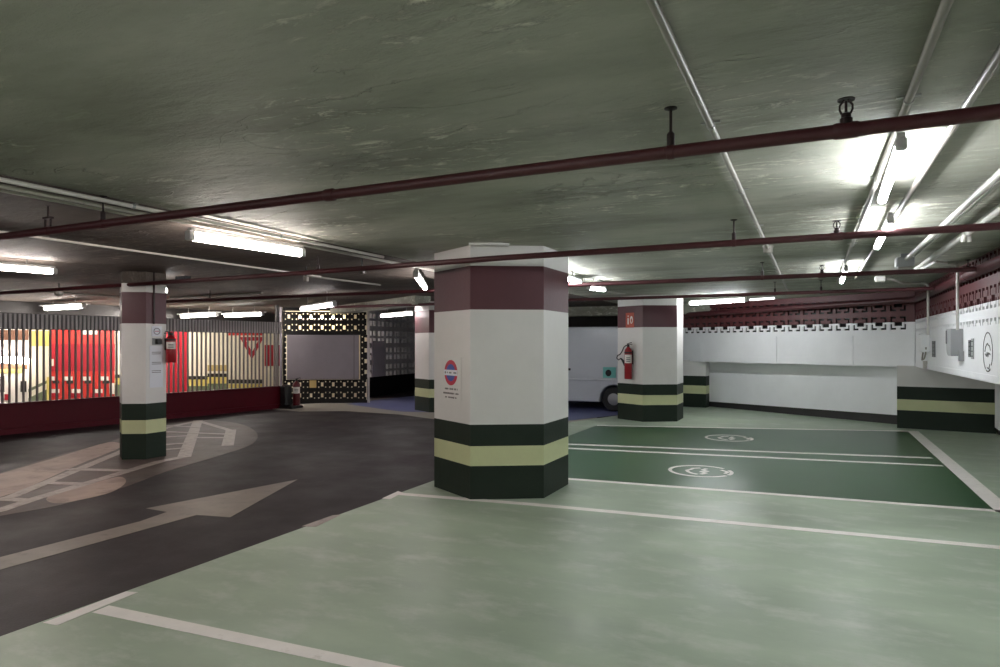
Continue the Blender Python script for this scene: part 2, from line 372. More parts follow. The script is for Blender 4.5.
# round emblems: broken ring, inner peak and a zigzag
def emblem_strokes():
    ring1 = [(math.cos(t), math.sin(t)) for t in [math.radians(-40 + 3*i*280/84*1.0) for i in range(29)]]
    ring2 = [(math.cos(t), math.sin(t)) for t in [math.radians(250 + i*10) for i in range(6)]]
    peak = [(-0.62, 0.02), (-0.5, 0.22), (-0.3, 0.36), (-0.05, 0.44), (0.12, 0.36), (0.4, 0.3), (0.55, 0.1)]
    zig = [(-0.55, -0.1), (-0.3, -0.22), (-0.12, -0.02), (0.02, -0.24), (0.2, -0.04), (0.5, -0.12)]
    tail = [(0.45, -0.62), (0.2, -0.86), (-0.12, -0.8)]
    return [(ring1, 0.1), (ring2, 0.1), (peak, 0.1), (zig, 0.1), (tail, 0.09)]
def emblem_mesh(b, o, ex, ey, r, k, nrm, th=0.002, ws=1.0):
    o = Vector(o); ex = Vector(ex); ey = Vector(ey); nrm = Vector(nrm)
    for pts, w in emblem_strokes():
        for i in range(len(pts)-1):
            a = Vector(pts[i]); c = Vector(pts[i+1]); t = (c-a); ln = t.length; t = t.normalized(); n = Vector((-t.y, t.x))*w*ws/2
            qs = [a-n-t*0.01, c-n+t*0.01, c+n+t*0.01, a+n-t*0.01]
            lo = [o + ex*(q.x*r) + ey*(q.y*r) for q in qs]; hi = [p + nrm*th for p in lo]
            b.mesh(lo+hi, [(3, 2, 1, 0), (4, 5, 6, 7), (0, 1, 5, 4), (1, 2, 6, 5), (2, 3, 7, 6), (3, 0, 4, 7)], k)
for (x, y, lb) in ((700.5, 471, 'white round emblem on the nearer dark green bay'), (729, 438, 'white round emblem on the farther dark green bay')):
    c = at(x, y, 0.003); b = MB(); emblem_mesh(b, c, (0, 1, 0), (-1, 0, 0), 0.35, 'line', (0, 0, 1), 0.002, 1.2)
    lab(b.build('bay_emblem', floor), lb)

# ================================================================= CEILING
b = MB(); b.box((-7, 7.5, CZ+0.1), (24, 29, 0.2), 'ceiling')
ceiling = struct(b.build('ceiling'))
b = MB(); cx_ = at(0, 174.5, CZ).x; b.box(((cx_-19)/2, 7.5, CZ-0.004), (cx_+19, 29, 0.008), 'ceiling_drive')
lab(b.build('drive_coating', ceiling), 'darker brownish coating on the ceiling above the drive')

# ================================================================= WALLS
BMASK = ["###..###..", "#......#..", "#......#..", "..####....", "#.####.#..", "#......#..", "###..###..", "..........", "..........", ".........."]
def lattice(b, o, u, n, nu, z0, rows, cell, mask, matfn, th=0.03):
    """perforated block screen: o = start, u = direction along, n = outward normal, mask rows run downwards"""
    o = Vector(o); u = Vector(u).normalized(); n = Vector(n).normalized(); R = len(mask); C = len(mask[0])
    def solid(i, j):
        if i < 0 or j < 0 or i >= nu or j >= rows: return None
        return mask[(rows-1-j) % R][i % C] != '#'
    for j in range(rows):
        za, zb = z0 + j*cell, z0 + (j+1)*cell; k = matfn(0.5*(za+zb))
        i = 0
        while i < nu:
            if not solid(i, j): i += 1; continue
            i0 = i
            while i < nu and solid(i, j): i += 1
            A = o + u*(i0*cell); B = o + u*(i*cell)
            for off, _ in ((0, 0), (-th, 1)):
                p = [A + n*off, B + n*off]
                b.face([(p[0].x, p[0].y, za), (p[1].x, p[1].y, za), (p[1].x, p[1].y, zb), (p[0].x, p[0].y, zb)], k)
            for E_ in (A, B):
                b.face([(E_.x, E_.y, za), (E_.x, E_.y, zb), (E_.x-n.x*th, E_.y-n.y*th, zb), (E_.x-n.x*th, E_.y-n.y*th, za)], k)
        for i in range(nu):
            if not solid(i, j): continue
            A = o + u*(i*cell); B = o + u*((i+1)*cell)
            for zz, jj in ((za, j-1), (zb, j+1)):
                if not solid(i, jj):
                    b.face([(A.x, A.y, zz), (B.x, B.y, zz), (B.x-n.x*th, B.y-n.y*th, zz), (A.x-n.x*th, A.y-n.y*th, zz)], k)
CELL = 0.0337
C0 = Vector((1.64, 13.8, 0)); BU = Vector((-0.8660, 0.5, 0)); BN = Vector((-0.5, -0.8660, 0))
ZB = 1.095
def walls_right():
    # back wall: hanging panels and perforated blocks above
    b = MB()
    zt = 1.905; z_l = zt + CELL*3 - CELL*10         # bottom of the first row of blocks
    nu = 170; rows = 20
    colour = lambda z: 'white' if z < zt else 'red_wall'
    start = C0 + BU*(0.283-0.01) - BU*(10*CELL) + BU*0.0
    lattice(b, C0 - BU*0.0 + BU*(0.283 - 4*CELL - 0.0), BU, BN, nu-8, z_l, rows, CELL, BMASK, colour)
    b.box(C0 + BU*(0.075) + Vector((0, 0, (z_l + z_l+rows*CELL)/2)) - BN*0.06, (0.15, 0.12, rows*CELL), 'red_wall', X=BU) if False else None
    # solid end piece beside the corner, white below and red above
    w0 = 0.283-4*CELL
    b.box(C0 + BU*(w0/2) - BN*0.06 + Vector((0, 0, (z_l+zt)/2)), (w0, 0.12, zt-z_l), 'white', X=BU)
    b.box(C0 + BU*(w0/2) - BN*0.06 + Vector((0, 0, (zt+z_l+rows*CELL)/2)), (w0, 0.12, z_l+rows*CELL-zt), 'red_wall', X=BU)
    # panels
    def s_of(x):
        p = onp(x, 350, C0, BN); return (p-C0).dot(BU)
    seams = [0.0, s_of(853), s_of(776.7), s_of(700), 5.7]
    for a, c in zip(seams[:-1], seams[1:]):
        a += 0.004; c -= 0.004
        b.box(C0 + BU*((a+c)/2) - BN*0.05 + Vector((0, 0, (ZB+z_l)/2)), (c-a, 0.10, z_l-ZB), 'white', X=BU)
    b.box(C0 + BU*2.85 - BN*0.14 + Vector((0, 0, (ZB+z_l)/2)), (5.7, 0.07, z_l-ZB), 'white', X=BU)
    b.box(C0 + BU*2.85 - BN*0.20 + Vector((0, 0, ZB+0.05)), (5.7, 0.36, 0.06), 'white', X=BU)
    zt2 = z_l + rows*CELL
    b.box(C0 + BU*2.85 - BN*0.06 + Vector((0, 0, (zt2+CZ)/2)), (5.7, 0.12, CZ-zt2), 'red_wall', X=BU)
    struct(b.build('wall_back'))
    # dark void behind the blocks
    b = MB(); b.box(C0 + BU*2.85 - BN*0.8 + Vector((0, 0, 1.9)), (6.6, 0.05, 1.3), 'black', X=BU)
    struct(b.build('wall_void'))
    # recess wall under the hanging panels, with a dark strip along its foot
    b = MB()
    r0 = Vector((1.43, 14.33, 0)); ru = Vector((-2.28-1.43, 16.58-14.33, 0)).normalized(); rn = Vector((-ru.y, ru.x, 0))
    if rn.y > 0: rn = -rn
    A = onp(897, 414.8, r0, rn); B = onp(706.6, 402, r0, rn)
    A2 = A - ru*0.6; 
    b.mesh([A2, B+ru*1.5, Vector((B.x, B.y, 1.3))+ru*1.5, Vector((A2.x, A2.y, 1.3))] + [p - rn*0.12 for p in (A2, B+ru*1.5, Vector((B.x, B.y, 1.3))+ru*1.5, Vector((A2.x, A2.y, 1.3)))],
           [(0, 1, 2, 3), (7, 6, 5, 4), (0, 4, 5, 1), (1, 5, 6, 2), (2, 6, 7, 3), (3, 7, 4, 0)], 'white')
    struct(b.build('wall_recess'))
    b = MB(); L_ = (B-A).length + 1.4
    mid = (r0 + ru*(L_/2-0.4)) - rn*0.10
    b.box(mid + Vector((0, 0, 0.12)), (L_, 0.10, 0.24), 'foot_strip', X=ru)
    struct(b.build('foot_strip_recess'))
    # right wall: panel over a recess, blocks above
    b = MB()
    RX = 1.65; zt = 1.94; z_l = zt + CELL*3 - CELL*10; rows = 22; nu = 330
    y0 = 13.8 - nu*CELL
    colour = lambda z: 'white' if z < zt else 'red_wall'
    lattice(b, (RX, 13.72, 0), (0, -1, 0), (-1, 0, 0), nu, z_l, rows, CELL, BMASK, colour)
    b.box((RX+0.06, 13.77, (z_l+zt)/2), (0.12, 0.1, zt-z_l), 'white'); b.box((RX+0.06, 13.77, (zt+CZ)/2), (0.12, 0.1, CZ-zt), 'red_wall')
    b.box((RX+0.05, 4.2, (1.105+z_l)/2), (0.10, 19.2, z_l-1.105), 'white')
    b.box((RX+0.17, 4.2, 1.15), (0.36, 19.2, 0.07), 'white')
    zt2 = z_l + rows*CELL
    b.box((RX+0.06, 4.2, (zt2+CZ)/2), (0.12, 19.2, CZ-zt2), 'red_wall')
    b.box((RX+0.06, -1.7, (z_l+zt2)/2), (0.12, 8.6, zt2-z_l), 'white')
    struct(b.build('wall_right'))
    b = MB(); b.box((RX+1.3, 5, 1.2), (0.1, 22, 2.5), 'black'); struct(b.build('wall_outer'))
    b = MB(); b.cbox((2.82, 9.22, 0.62), (0.16, 8.64, 1.1), 'white', ch=0.05)
    b.box((2.84, 9.2, 0.05), (0.1, 8.6, 0.1), 'foot_strip')
    struct(b.build('wall_niche'))
walls_right()
Z_W, Z_D, Z_Y1, Z_Y0 = 1.838, 0.725, 0.517, 0.325
def bands(b, poly, levels, only=None):
    for z0, z1, k in levels: b.prism(poly, z0, z1, k)
LV = [(0, Z_Y0, 'dark_band'), (Z_Y0, Z_Y1, 'yellow_band'), (Z_Y1, Z_D, 'dark_band'), (Z_D, Z_W, 'white_band'), (Z_W, 2.262, 'red_band'), (2.262, CZ, 'white_band')]
# wall piers with the same painted bands
def pier(name, a, b_, depth, top, label):
    a = Vector(a); b_ = Vector(b_); d = (b_-a).normalized(); n = Vector((-d.y, d.x))
    if n.y < 0: n = -n
    poly = [a, b_, b_+n*depth, a+n*depth]
    m = MB()
    for z0, z1, k in ((0, .325, 'dark_band'), (.325, .52, 'yellow_band'), (.52, .75, 'dark_band'), (.75, top, 'white_band')): m.prism(poly, z0, z1, k)
    c = (a+b_)/2
    return tag(m.build(name, loc=(c.x, c.y, 0)), label, 'pillar')
pier('wall_pier', at(897, 428)[:2], at(996, 434)[:2], 0.5, 1.12, 'low banded pier below the white wall panel in the far corner')
pier('wall_pier', at(670, 406)[:2], at(706, 407.8)[:2], 0.3, 1.12, 'low banded pier beside the pale recess wall behind the extinguisher pillar')
# enclosing walls out of sight or deep in shade
def wallbox(name, c, d, k, X=None):
    b = MB(); b.box(c, d, k, X=X); return struct(b.build(name))
wallbox('wall_far', (-7.5, 20.4, 1.2), (12.5, 0.2, 2.6), 'dark_wall')
wallbox('wall_rear', (-6, -5.6, 1.2), (18, 0.2, 2.6), 'white')
wallbox('wall_side', (-2.0, 18.9, 1.2), (0.2, 3.0, 2.6), 'dark_wall')

# ================================================================= PILLARS
def hexa(cx, cy, R): return [(cx + R*math.cos(math.radians(-90+60*k)), cy + R*math.sin(math.radians(-90+60*k))) for k in range(6)]
def pillar(cx, cy, R, label, lv=LV, face_white=None):
    m = MB(); poly = hexa(cx, cy, R)
    for z0, z1, k in lv:
        vs = [Vector((p[0], p[1], z0)) for p in poly] + [Vector((p[0], p[1], z1)) for p in poly]
        for i in range(6):
            kk = k
            if face_white is not None and i == face_white and z0 >= Z_W: kk = 'white_band'
            m.face([vs[i], vs[(i+1) % 6], vs[6+(i+1) % 6], vs[6+i]], kk)
        if z0 == 0: m.face(vs[:6][::-1], k)
        if z1 >= CZ-0.001: m.face(vs[6:], k)
    o = m.build('pillar', loc=(cx, cy, 0)); tag(o, label, 'pillar', 'hexagonal banded pillars')
    return o
MC = (-2.99, 6.36); MR = 0.715
pil_main = pillar(*MC, MR, 'large white hexagonal pillar bearing the round no parking sign')
pil_ext = pillar(-2.98, 13.44, 0.68, 'hexagonal pillar with a fire extinguisher beside the white van', face_white=1)
pil_slim = pillar(-8.13, 5.97, 0.30, 'slim hexagonal pillar with paper notices standing on the hatched island',
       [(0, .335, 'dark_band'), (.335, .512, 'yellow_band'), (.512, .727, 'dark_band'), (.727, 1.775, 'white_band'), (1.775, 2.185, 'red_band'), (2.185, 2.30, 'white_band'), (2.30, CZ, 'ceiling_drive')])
m = MB(); pc = onp(154, 300, (-8.13+0.30*0.866+0.012, 0, 0), (1, 0, 0)); m.tube([(pc.x, pc.y, 1.77), (pc.x, pc.y, CZ)], 0.012, 'pipe_metal', 8); m.build('riser', pil_slim, True)
pil_back = pillar(-7.66, 13.2, 0.68, 'hexagonal pillar in the blue parking area behind the large pillar',
       [(0, Z_Y0, 'dark_band'), (Z_Y0, Z_Y1, 'yellow_band'), (Z_Y1, Z_D, 'dark_band'), (Z_D, 1.76, 'white_band'), (1.76, 2.262, 'red_band'), (2.262, CZ, 'white_band')])
# chipped plaster flake at the head of the large pillar
m = MB(); fn = Vector((0.5, -0.866, 0)); 
p0 = onp(498, 238, Vector((MC[0], MC[1], 0)) + Vector((0.5, -0.866, 0))*0.62, fn)
m.prism([(-2.93, 5.50), (-2.66, 5.62), (-2.60, 5.70), (-2.66, 5.80), (-2.75, 5.72)], CZ-0.02, CZ-0.001, 'white_band')
lab(m.build('plaster_flake', pil_main), 'loose white plaster flake')

# ================================================================= NO PARKING SIGN
def frame_on_face(cx, cy, R, k):
    """centre, tangent (left to right as seen), normal of hexagon face k"""
    p = hexa(cx, cy, R); a = Vector((*p[k], 0)); b = Vector((*p[(k+1) % 6], 0))
    return (a+b)/2, (b-a).normalized(), Vector(((b-a).y, -(b-a).x, 0)).normalized()
fc, ft, fn = frame_on_face(*MC, MR, 5)          # left face towards the camera
def disc_pts(o, ex, ey, rx, ry, a0, a1, n=24): return [o + ex*(rx*math.cos(a0+(a1-a0)*i/n)) + ey*(ry*math.sin(a0+(a1-a0)*i/n)) for i in range(n+1)]
UP = Vector((0, 0, 1))
def slab(b, pts, nrm, t0, t1, k):
    n = len(pts); lo = [p + nrm*t0 for p in pts]; hi = [p + nrm*t1 for p in pts]
    b.mesh(lo+hi, [tuple(range(n-1, -1, -1)), tuple(range(n, 2*n))] + [(i, (i+1) % n, n+(i+1) % n, n+i) for i in range(n)], k)
so = onp(452.5, 379, fc, fn)
sl = onp(442, 379, fc, fn); sr = onp(461.5, 379, fc, fn); w = (sr-sl).dot(ft)
st = onp(452.5, 357, fc, fn).z; sb = onp(452.5, 400.5, fc, fn).z
sc_ = (sl+sr)/2; sc_.z = 0
root = thing('parking_sign', 'white no parking notice with red and blue disc on the large pillar', 'sign', sc_ + UP*((st+sb)/2))
b = MB(); b.box(sc_ + UP*((st+sb)/2) + fn*0.004, (w, 0.006, st-sb), 'white_band', X=ft); b.build('sign_plate', root)
dc = sc_ + UP*onp(452.5, 372.7, fc, fn).z; R_ = (onp(452.5, 360, fc, fn).z - onp(452.5, 385.5, fc, fn).z)/2
b = MB(); slab(b, disc_pts(dc, ft, UP, R_, R_, 0, 2*PI*35/36, 35), fn, 0.0071, 0.009, 'sign_red'); b.build('sign_ring', root)
b = MB(); slab(b, disc_pts(dc, ft, UP, R_*0.68, R_*0.68, 0, 2*PI*35/36, 35), fn, 0.0091, 0.0105, 'sign_blue'); b.build('sign_disc', root)
b = MB(); b.box(dc + fn*0.0116, (R_*2.04, 0.002, R_*0.44), 'paper', X=ft); b.build('sign_bar', root)
b = MB()
def textline(b, c, width, h, k='ink', nd=0.0008):
    x = -width/2
    while x < width/2:
        l = random.choice((0.6, 0.8, 1.0, 0.5))*h
        if random.random() > 0.14: b.box(c + ft*(x+l/2) + fn*nd, (l, 0.0012, h*random.choice((0.8, 1.0))), k, X=ft)
        x += l + h*0.28
textline(b, dc + fn*0.0126, R_*1.75, R_*0.16)
for yy, wd in ((389, 0.9), (393.5, 0.95), (397.5, 0.72)):
    textline(b, sc_ + UP*onp(452.5, yy, fc, fn).z + fn*0.0072, w*0.82*wd, 0.018)
b.build('sign_lettering', root)

# ================================================================= FIRE EXTINGUISHERS
def extinguisher(o, h, r, name, label, hose_dir, horn=True, bracket_n=None, red='ext_red'):
    o = Vector(o); root = thing(name, label, 'fire extinguisher', o)
    hd = Vector(hose_dir).normalized()
    b = MB(); b.lathe(o, [(r*0.9, 0), (r, 0.015), (r, h*0.78), (r*0.85, h*0.85), (r*0.45, h*0.9), (r*0.3, h*0.93)], red, 24); b.build('cylinder', root, True)
    b = MB(); b.lathe(o + UP*h*0.925, [(r*0.34, 0), (r*0.38, h*0.03), (r*0.3, h*0.06), (r*0.12, h*0.065)], 'black', 16)
    b.box(o + UP*h*0.995 + hd*r*0.5, (r*1.7, r*0.3, 0.012), 'black', X=hd); b.box(o + UP*(h*1.03) + hd*r*0.45, (r*1.5, r*0.3, 0.01), 'black', X=(hd + UP*0.25), Y=hd.cross(UP)); b.build('valve', root)
    s = hd.cross(UP).normalized()
    cam_d = (Vector((0, 0, o.z)) - o); cam_d.z = 0; cam_d.normalize()
    lm = MB(); a0 = math.atan2(cam_d.y, cam_d.x); vs = []
    for i in range(13):
        t = a0 + math.radians(-62+i*124/12); e = Vector((math.cos(t), math.sin(t), 0))*(r+0.0015)
        vs += [o + e + UP*h*0.46, o + e + UP*h*0.70]
    lm.mesh(vs, [(2*i, 2*i+2, 2*i+3, 2*i+1) for i in range(12)], 'label'); 
    for zz in (0.5, 0.55, 0.6):
        vs = []
        for i in range(7):
            t = a0 + math.radians(-30+i*10); e = Vector((math.cos(t), math.sin(t), 0))*(r+0.003); vs += [o + e + UP*h*zz, o + e + UP*h*(zz+0.022)]
        lm.mesh(vs, [(2*i, 2*i+2, 2*i+3, 2*i+1) for i in range(6)], 'ink')
    lm.build('instruction_label', root)
    if horn:
        c = o + UP*h*0.97
        pts = [c - hd*r*0.3, c + hd*r*-1.6 - UP*h*0.04, c - hd*r*2.6 - UP*h*0.14, c - hd*r*3.8 - UP*h*0.24]
        hs = -hd
        pts = [c + hs*r*0.3, c + hs*r*0.9 - UP*h*0.01, c + hs*r*1.6 - UP*h*0.06, c + hs*r*2.1 - UP*h*0.16, c + hs*r*2.9 - UP*h*0.26, c + hs*r*3.9 - UP*h*0.3, c + hs*r*4.2 - UP*h*0.38, c + hs*r*3.5 - UP*h*0.43, c + hs*r*2.7 - UP*h*0.38]
        b = MB(); b.tube(pts, 0.011, 'black', 8); b.build('hose', root, True)
        b = MB(); b.tube([pts[-1], pts[-1] - hs*r*0.7 - UP*h*0.06, pts[-1] - hs*r*1.7 - UP*h*0.19], [0.014, 0.022, 0.036], 'black', 12); b.build('nozzle_horn', root, True)
    if bracket_n is not None:
        b = MB(); n = Vector(bracket_n).normalized(); t = n.cross(UP)
        b.box(o - n*(r+0.012) + UP*h*0.62, (r*1.2, 0.018, h*0.4), 'black', X=t); b.lathe(o + UP*h*0.74, [(r*1.01, 0), (r*1.03, 0.004), (r*1.03, 0.02), (r*1.01, 0.024)], 'black', 24); b.build('wall_bracket', root)
    return root
c2, t2, n2 = frame_on_face(-2.98, 13.44, 0.68, 5)
rr = 0.075
pp = onp(628.2, 379, c2 + n2*(rr+0.02), n2); hp = onp(628.2, 342, c2 + n2*(rr+0.02), n2).z - pp.z
extinguisher(pp, hp*0.94, rr, 'fire_extinguisher', 'red fire extinguisher with black hose hung on pillar beside the van', t2, True, n2)
q0 = at(172, 400); zz = lambda y, Z: H + (HZ-y)/F*Z
eo = Vector((-7.79, 6.13, zz(362.5, 8.85)))
extinguisher(eo, zz(333, 8.85)-eo.z, 0.062, 'fire_extinguisher', 'red fire extinguisher hung on the slim pillar with notices', (-0.7, -0.7, 0), False, (1, 0, 0))
b = MB(); b.box((-7.862, 6.13, eo.z-0.02), (0.012, 0.05, 0.2), 'label'); 
eg = at(290.5, 408, 0)
st = thing('extinguisher_stand', 'black floor stand holding an extinguisher at the end of the red fence', 'stand', eg)
b = MB(); b.cbox(eg + Vector((0.02, 0, 0.03)), (0.4, 0.4, 0.06), 'black', ch=0.015); b.build('base', st)
b = MB(); b.cbox(eg + Vector((-0.07, -0.07, 0.30)), (0.22, 0.22, 0.5), 'black', ch=0.04); b.build('body', st)
extinguisher(eg + Vector((0.09, 0.10, 0.062)), 0.62, 0.085, 'fire_extinguisher', 'dark red fire extinguisher standing on floor stand by the perforated screen', (0.3, 0.9, 0), False, None, 'ext_dark')
# fire sign on the pillar above the extinguisher
a = onp(626, 313, c2, n2); e = onp(634.2, 327.5, c2, n2); sc2 = (a+e)/2; w2 = abs((e-a).dot(t2)); h2 = a.z-e.z
root = thing('extinguisher_sign', 'orange red fire extinguisher sign on the burgundy band of pillar', 'sign', sc2)
b = MB(); b.box(sc2 + n2*0.004, (w2, 0.006, h2), 'sign_orange', X=t2); b.build('sign_plate', root)
b = MB(); ft_s, fn_s = ft, fn
o2 = sc2 + n2*0.0085
b.box(o2 + t2*w2*-0.2 + UP*-0.02, (w2*0.16, 0.002, h2*0.42), 'label', X=t2); b.box(o2 + t2*w2*-0.2 + UP*h2*0.27, (w2*0.1, 0.002, h2*0.1), 'label', X=t2)
slab(b, [o2 + t2*(w2*(0.2 + 0.17*math.cos(t))) + UP*(h2*(0.02+0.26*math.sin(t))) for t in [i*PI/8 for i in range(16)]], n2, -0.001, 0.001, 'label')
slab(b, [o2 + t2*(w2*(0.2 + 0.08*math.cos(t))) + UP*(h2*(-0.03+0.15*math.sin(t))) for t in [i*PI/8 for i in range(16)]], n2, 0.0011, 0.002, 'sign_orange')
b.build('sign_symbol', root)

# notices on the slim pillar (right face)
SX = -8.13 + 0.30*0.8660
def notice(x0, y0, x1, y1, name, label, k, extra=None):
    a = onp(x0, y0, (SX, 0, 0), (1, 0, 0)); e = onp(x1, y1, (SX, 0, 0), (1, 0, 0))
    c = (a+e)/2; c.x = SX; w = abs(e.y-a.y); h = a.z-e.z
    root = thing(name, label, 'notice' if name != 'button_box' else 'box', c)
    b = MB(); b.box(c + Vector((0.004, 0, 0)), (0.006, w, h), k); b.build('sheet' if name != 'button_box' else 'body', root)
    b = MB()
    if extra == 'lines':
        for i, f in enumerate((0.34, 0.30, 0.1, 0.06, -0.1, -0.14)):
            b.box(c + Vector((0.0075, 0, f*h)), (0.001, w*0.7, h*0.012), 'ink')
        b.build('printed_lines', root)
    if extra == 'ring':
        b.tube([c + Vector((0.008, w*0.3*math.cos(t), h*0.3*math.sin(t))) for t in [i*PI/10 for i in range(20)]], 0.004, 'ink', 6, closed=True)
        b.box(c + Vector((0.0075, 0, 0)), (0.001, w*0.4, h*0.06), 'sign_red'); b.build('round_symbol', root)
    if extra == 'box':
        b.box(c + Vector((0.03, w*0.1, 0)), (0.05, w*0.5, h*0.7), 'black'); b.build('button', root)
notice(151.5, 326, 161.5, 336.5, 'notice', 'small white notice with round symbol at the top of slim pillar', 'paper', 'ring')
notice(152, 338, 160.5, 345, 'button_box', 'small grey box with black front on slim pillar between the notices', 'grey_box', 'box')
notice(149.5, 345.5, 162.5, 387, 'notice', 'long bluish white paper notice taped on slim pillar', 'paper', 'lines')

# ================================================================= FENCE AND RAMP WALL
A0 = at(0, 435); A1 = at(279, 408); FU = (A1-A0).normalized(); FN = Vector((FU.y, -FU.x, 0))   # normal to the drive
if FN.x < 0: FN = -FN
f0 = A0 - FU*1.6; f1 = A1 + FU*0.05; FL = (f1-f0).length
ZR0, ZR1, ZK = 1.757, 2.03, 0.50
fence = thing('slatted_fence', 'grey slatted screen fence with dark red base panel along the drive', 'fence', (f0+f1)/2)
b = MB(); b.box((f0+f1)/2 + UP*ZK/2, (FL, 0.08, ZK), 'fence_red', X=FU); b.box((f0+f1)/2 + UP*(ZK+0.01) + FN*0.01, (FL, 0.14, 0.025), 'fence_red', X=FU); b.box((f0+f1)/2 + UP*0.05 + FN*0.05, (FL, 0.04, 0.1), 'fence_red', X=FU); b.build('base_panel', fence)
b = MB(); b.box((f0+f1)/2 + UP*(ZR0+ZR1)/2 + FN*0.022, (FL, 0.012, ZR1-ZR0), 'rail', X=FU)
for i in range(int(FL/0.068)): b.box(f0 + FU*(0.03+i*0.068) + UP*(ZR0+ZR1)/2 + FN*0.036, (0.036, 0.02, ZR1-ZR0-0.02), 'rail_rib', X=FU)
b.build('top_rail', fence)
b = MB(); n = int(FL/0.102)
for i in range(n+1): b.box(f0 + FU*(i*0.102) + UP*(ZK+ZR1)/2 + FN*0.0, (0.030, 0.025, ZR1-ZK), 'slat', X=FU)
lab(b.build('slat_panel', fence), 'upright grey slats')
for s in (0.0, FL*0.5, FL-0.04):
    b = MB(); b.box(f0 + FU*s + UP*1.22 - FN*0.09, (0.06, 0.06, 2.44), 'rail', X=FU); b.build('post', fence)
# wall of the ramp beyond
W0 = A0 - FN*3.9; WN = FN
rp = MB()
def wp(x, y): return onp(x, y, W0, WN)
def patch(x0, y0, x1, y1, k, lift=0.0):
    rp.face([p + WN*lift for p in (wp(x0, y1), wp(x1, y1), wp(x1, y0), wp(x0, y0))], k)
rp.box(W0 + FU*4 - WN*0.12 + UP*0.55, (24, 0.2, 3.9), 'dark_wall', X=FU)
Lf = 0.012
patch(-60, 329, 28, 420, 'ramp_white', Lf); patch(-60, 330, 28, 340, 'ramp_brown', Lf*2); patch(-60, 364, 27, 369, 'ramp_brown', Lf*2); patch(-60, 369, 22, 373, 'ramp_yellow', Lf*2)
patch(0, 376, 4, 392, 'ramp_dark', Lf*2); patch(20, 381, 26, 392, 'ramp_dark', Lf*2); patch(4, 394, 9, 400, 'ramp_red_dark', Lf*2)
patch(28, 329, 49, 420, 'cream', Lf); patch(29, 331, 49, 346, 'ramp_yellow', Lf*2)
rp.face([p + WN*Lf*2 for p in (wp(28, 389), wp(47, 380), wp(47, 383), wp(28, 392))], 'ramp_green')
rp.face([p + WN*Lf*2 for p in (wp(28, 398), wp(47, 389), wp(49, 420), wp(28, 420))], 'ramp_green')
patch(46, 377, 49, 400, 'ramp_yellow', Lf*3)
patch(49, 329, 114.5, 420, 'ramp_red', Lf); patch(49, 344, 114.5, 371, 'ramp_red_dark', Lf*2)
for x in (50, 64, 82, 100):
    patch(x, 376.5, x+(4 if x == 50 else 8), 380.5, 'ramp_white', Lf*2); patch(x+2, 380.5, x+9, 383.5, 'ramp_dark', Lf*2)
for x in (50, 71, 93): patch(x, 389, x+9, 393, 'ramp_white', Lf*2); patch(x-3, 393, x+9, 397, 'ramp_red_dark', Lf*2)
patch(82, 330, 97, 334.5, 'ramp_white', Lf*2); patch(109, 383, 114, 394, 'ramp_white', Lf*2); patch(50.5, 359, 53, 366, 'cream', Lf*3)
patch(114.5, 329, 165, 420, 'cream', Lf)
for x0, x1, dy in ((114.5, 124, 0), (187, 207, 1.5), (207, 227, -1)):
    patch(x0, 374.5+dy, x1, 378+dy, 'ramp_dark', Lf*2); patch(x0, 378+dy, x1, 384.5+dy, 'ramp_yellow', Lf*2); patch(x0, 384.5+dy, x1, 399, 'ramp_green', Lf*2)
patch(165, 329, 187, 420, 'ramp_red_dark', Lf)
patch(187, 329, 300, 420, 'cream', Lf); patch(207, 365, 227, 371, 'wood', Lf*2); patch(228, 331, 262, 335.5, 'ramp_red', Lf*2)
patch(264, 345, 282, 366, 'ramp_red_dark', Lf*2); patch(228, 379.5, 262, 383.5, 'ramp_dark', Lf*2); patch(228, 384, 262, 388, 'ramp_yellow', Lf*2)
struct(rp.build('wall_ramp'))
# give-way triangle on that wall
tri = [wp(239, 337) + WN*0.03, wp(263, 337) + WN*0.03, wp(251, 359.5) + WN*0.03]; tc_ = (tri[0]+tri[1]+tri[2])/3
root = thing('yield_sign', 'red and cream give way triangle on the ramp wall behind the slatted fence', 'sign', tc_)
b = MB(); slab(b, tri, WN, 0, 0.012, 'ramp_red_dark'); b.build('sign_border', root)
b = MB(); slab(b, [tc_ + (p-tc_)*0.5 for p in tri], WN, 0.013, 0.018, 'cream'); b.build('sign_field', root)

# ================================================================= PERFORATED SCREEN (far left)
G0 = at(283, 403.5); GU = Vector((math.cos(math.radians(30)), math.sin(math.radians(30)), 0)); GN = Vector((GU.y, -GU.x, 0))
def gs(x, y): p = onp(x, y, G0, GN); return (p-G0).dot(GU), p.z
GW = gs(367, 400)[0]
SM = ["#.##.#", ".#..#.", "..##..", "..##..", ".#..#.", "......"]
SM = ["........", ".#....#.", "...##...", "...##...", "...##...", ".#....#.", "........", "........"]
gc = 0.0348
gx0, gzb = gs(287, 379.5); gx1, gzt = gs(359, 335)
screen = thing('perforated_screen', 'black perforated block screen with warm light shining through its holes', 'screen', G0 + GU*GW/2)
b = MB(); ncol = int(GW/gc)
zz0 = 0.08
lattice(b, G0, GU, GN, ncol, zz0, int((gzb-zz0)/gc), gc, SM, lambda z: 'black_block', th=0.05)
lattice(b, G0, GU, GN, ncol, gzt, int((2.36-gzt)/gc), gc, SM, lambda z: 'black_block', th=0.05)
nl = max(2, int(gx0/gc)); 
lattice(b, G0, GU, GN, nl, zz0+int((gzb-zz0)/gc)*gc, int((gzt-gzb)/gc)+1, gc, SM, lambda z: 'black_block', th=0.05)
nr = int((GW-gx1)/gc)
lattice(b, G0 + GU*(GW-nr*gc), GU, GN, nr, zz0+int((gzb-zz0)/gc)*gc, int((gzt-gzb)/gc)+1, gc, SM, lambda z: 'black_block', th=0.05)
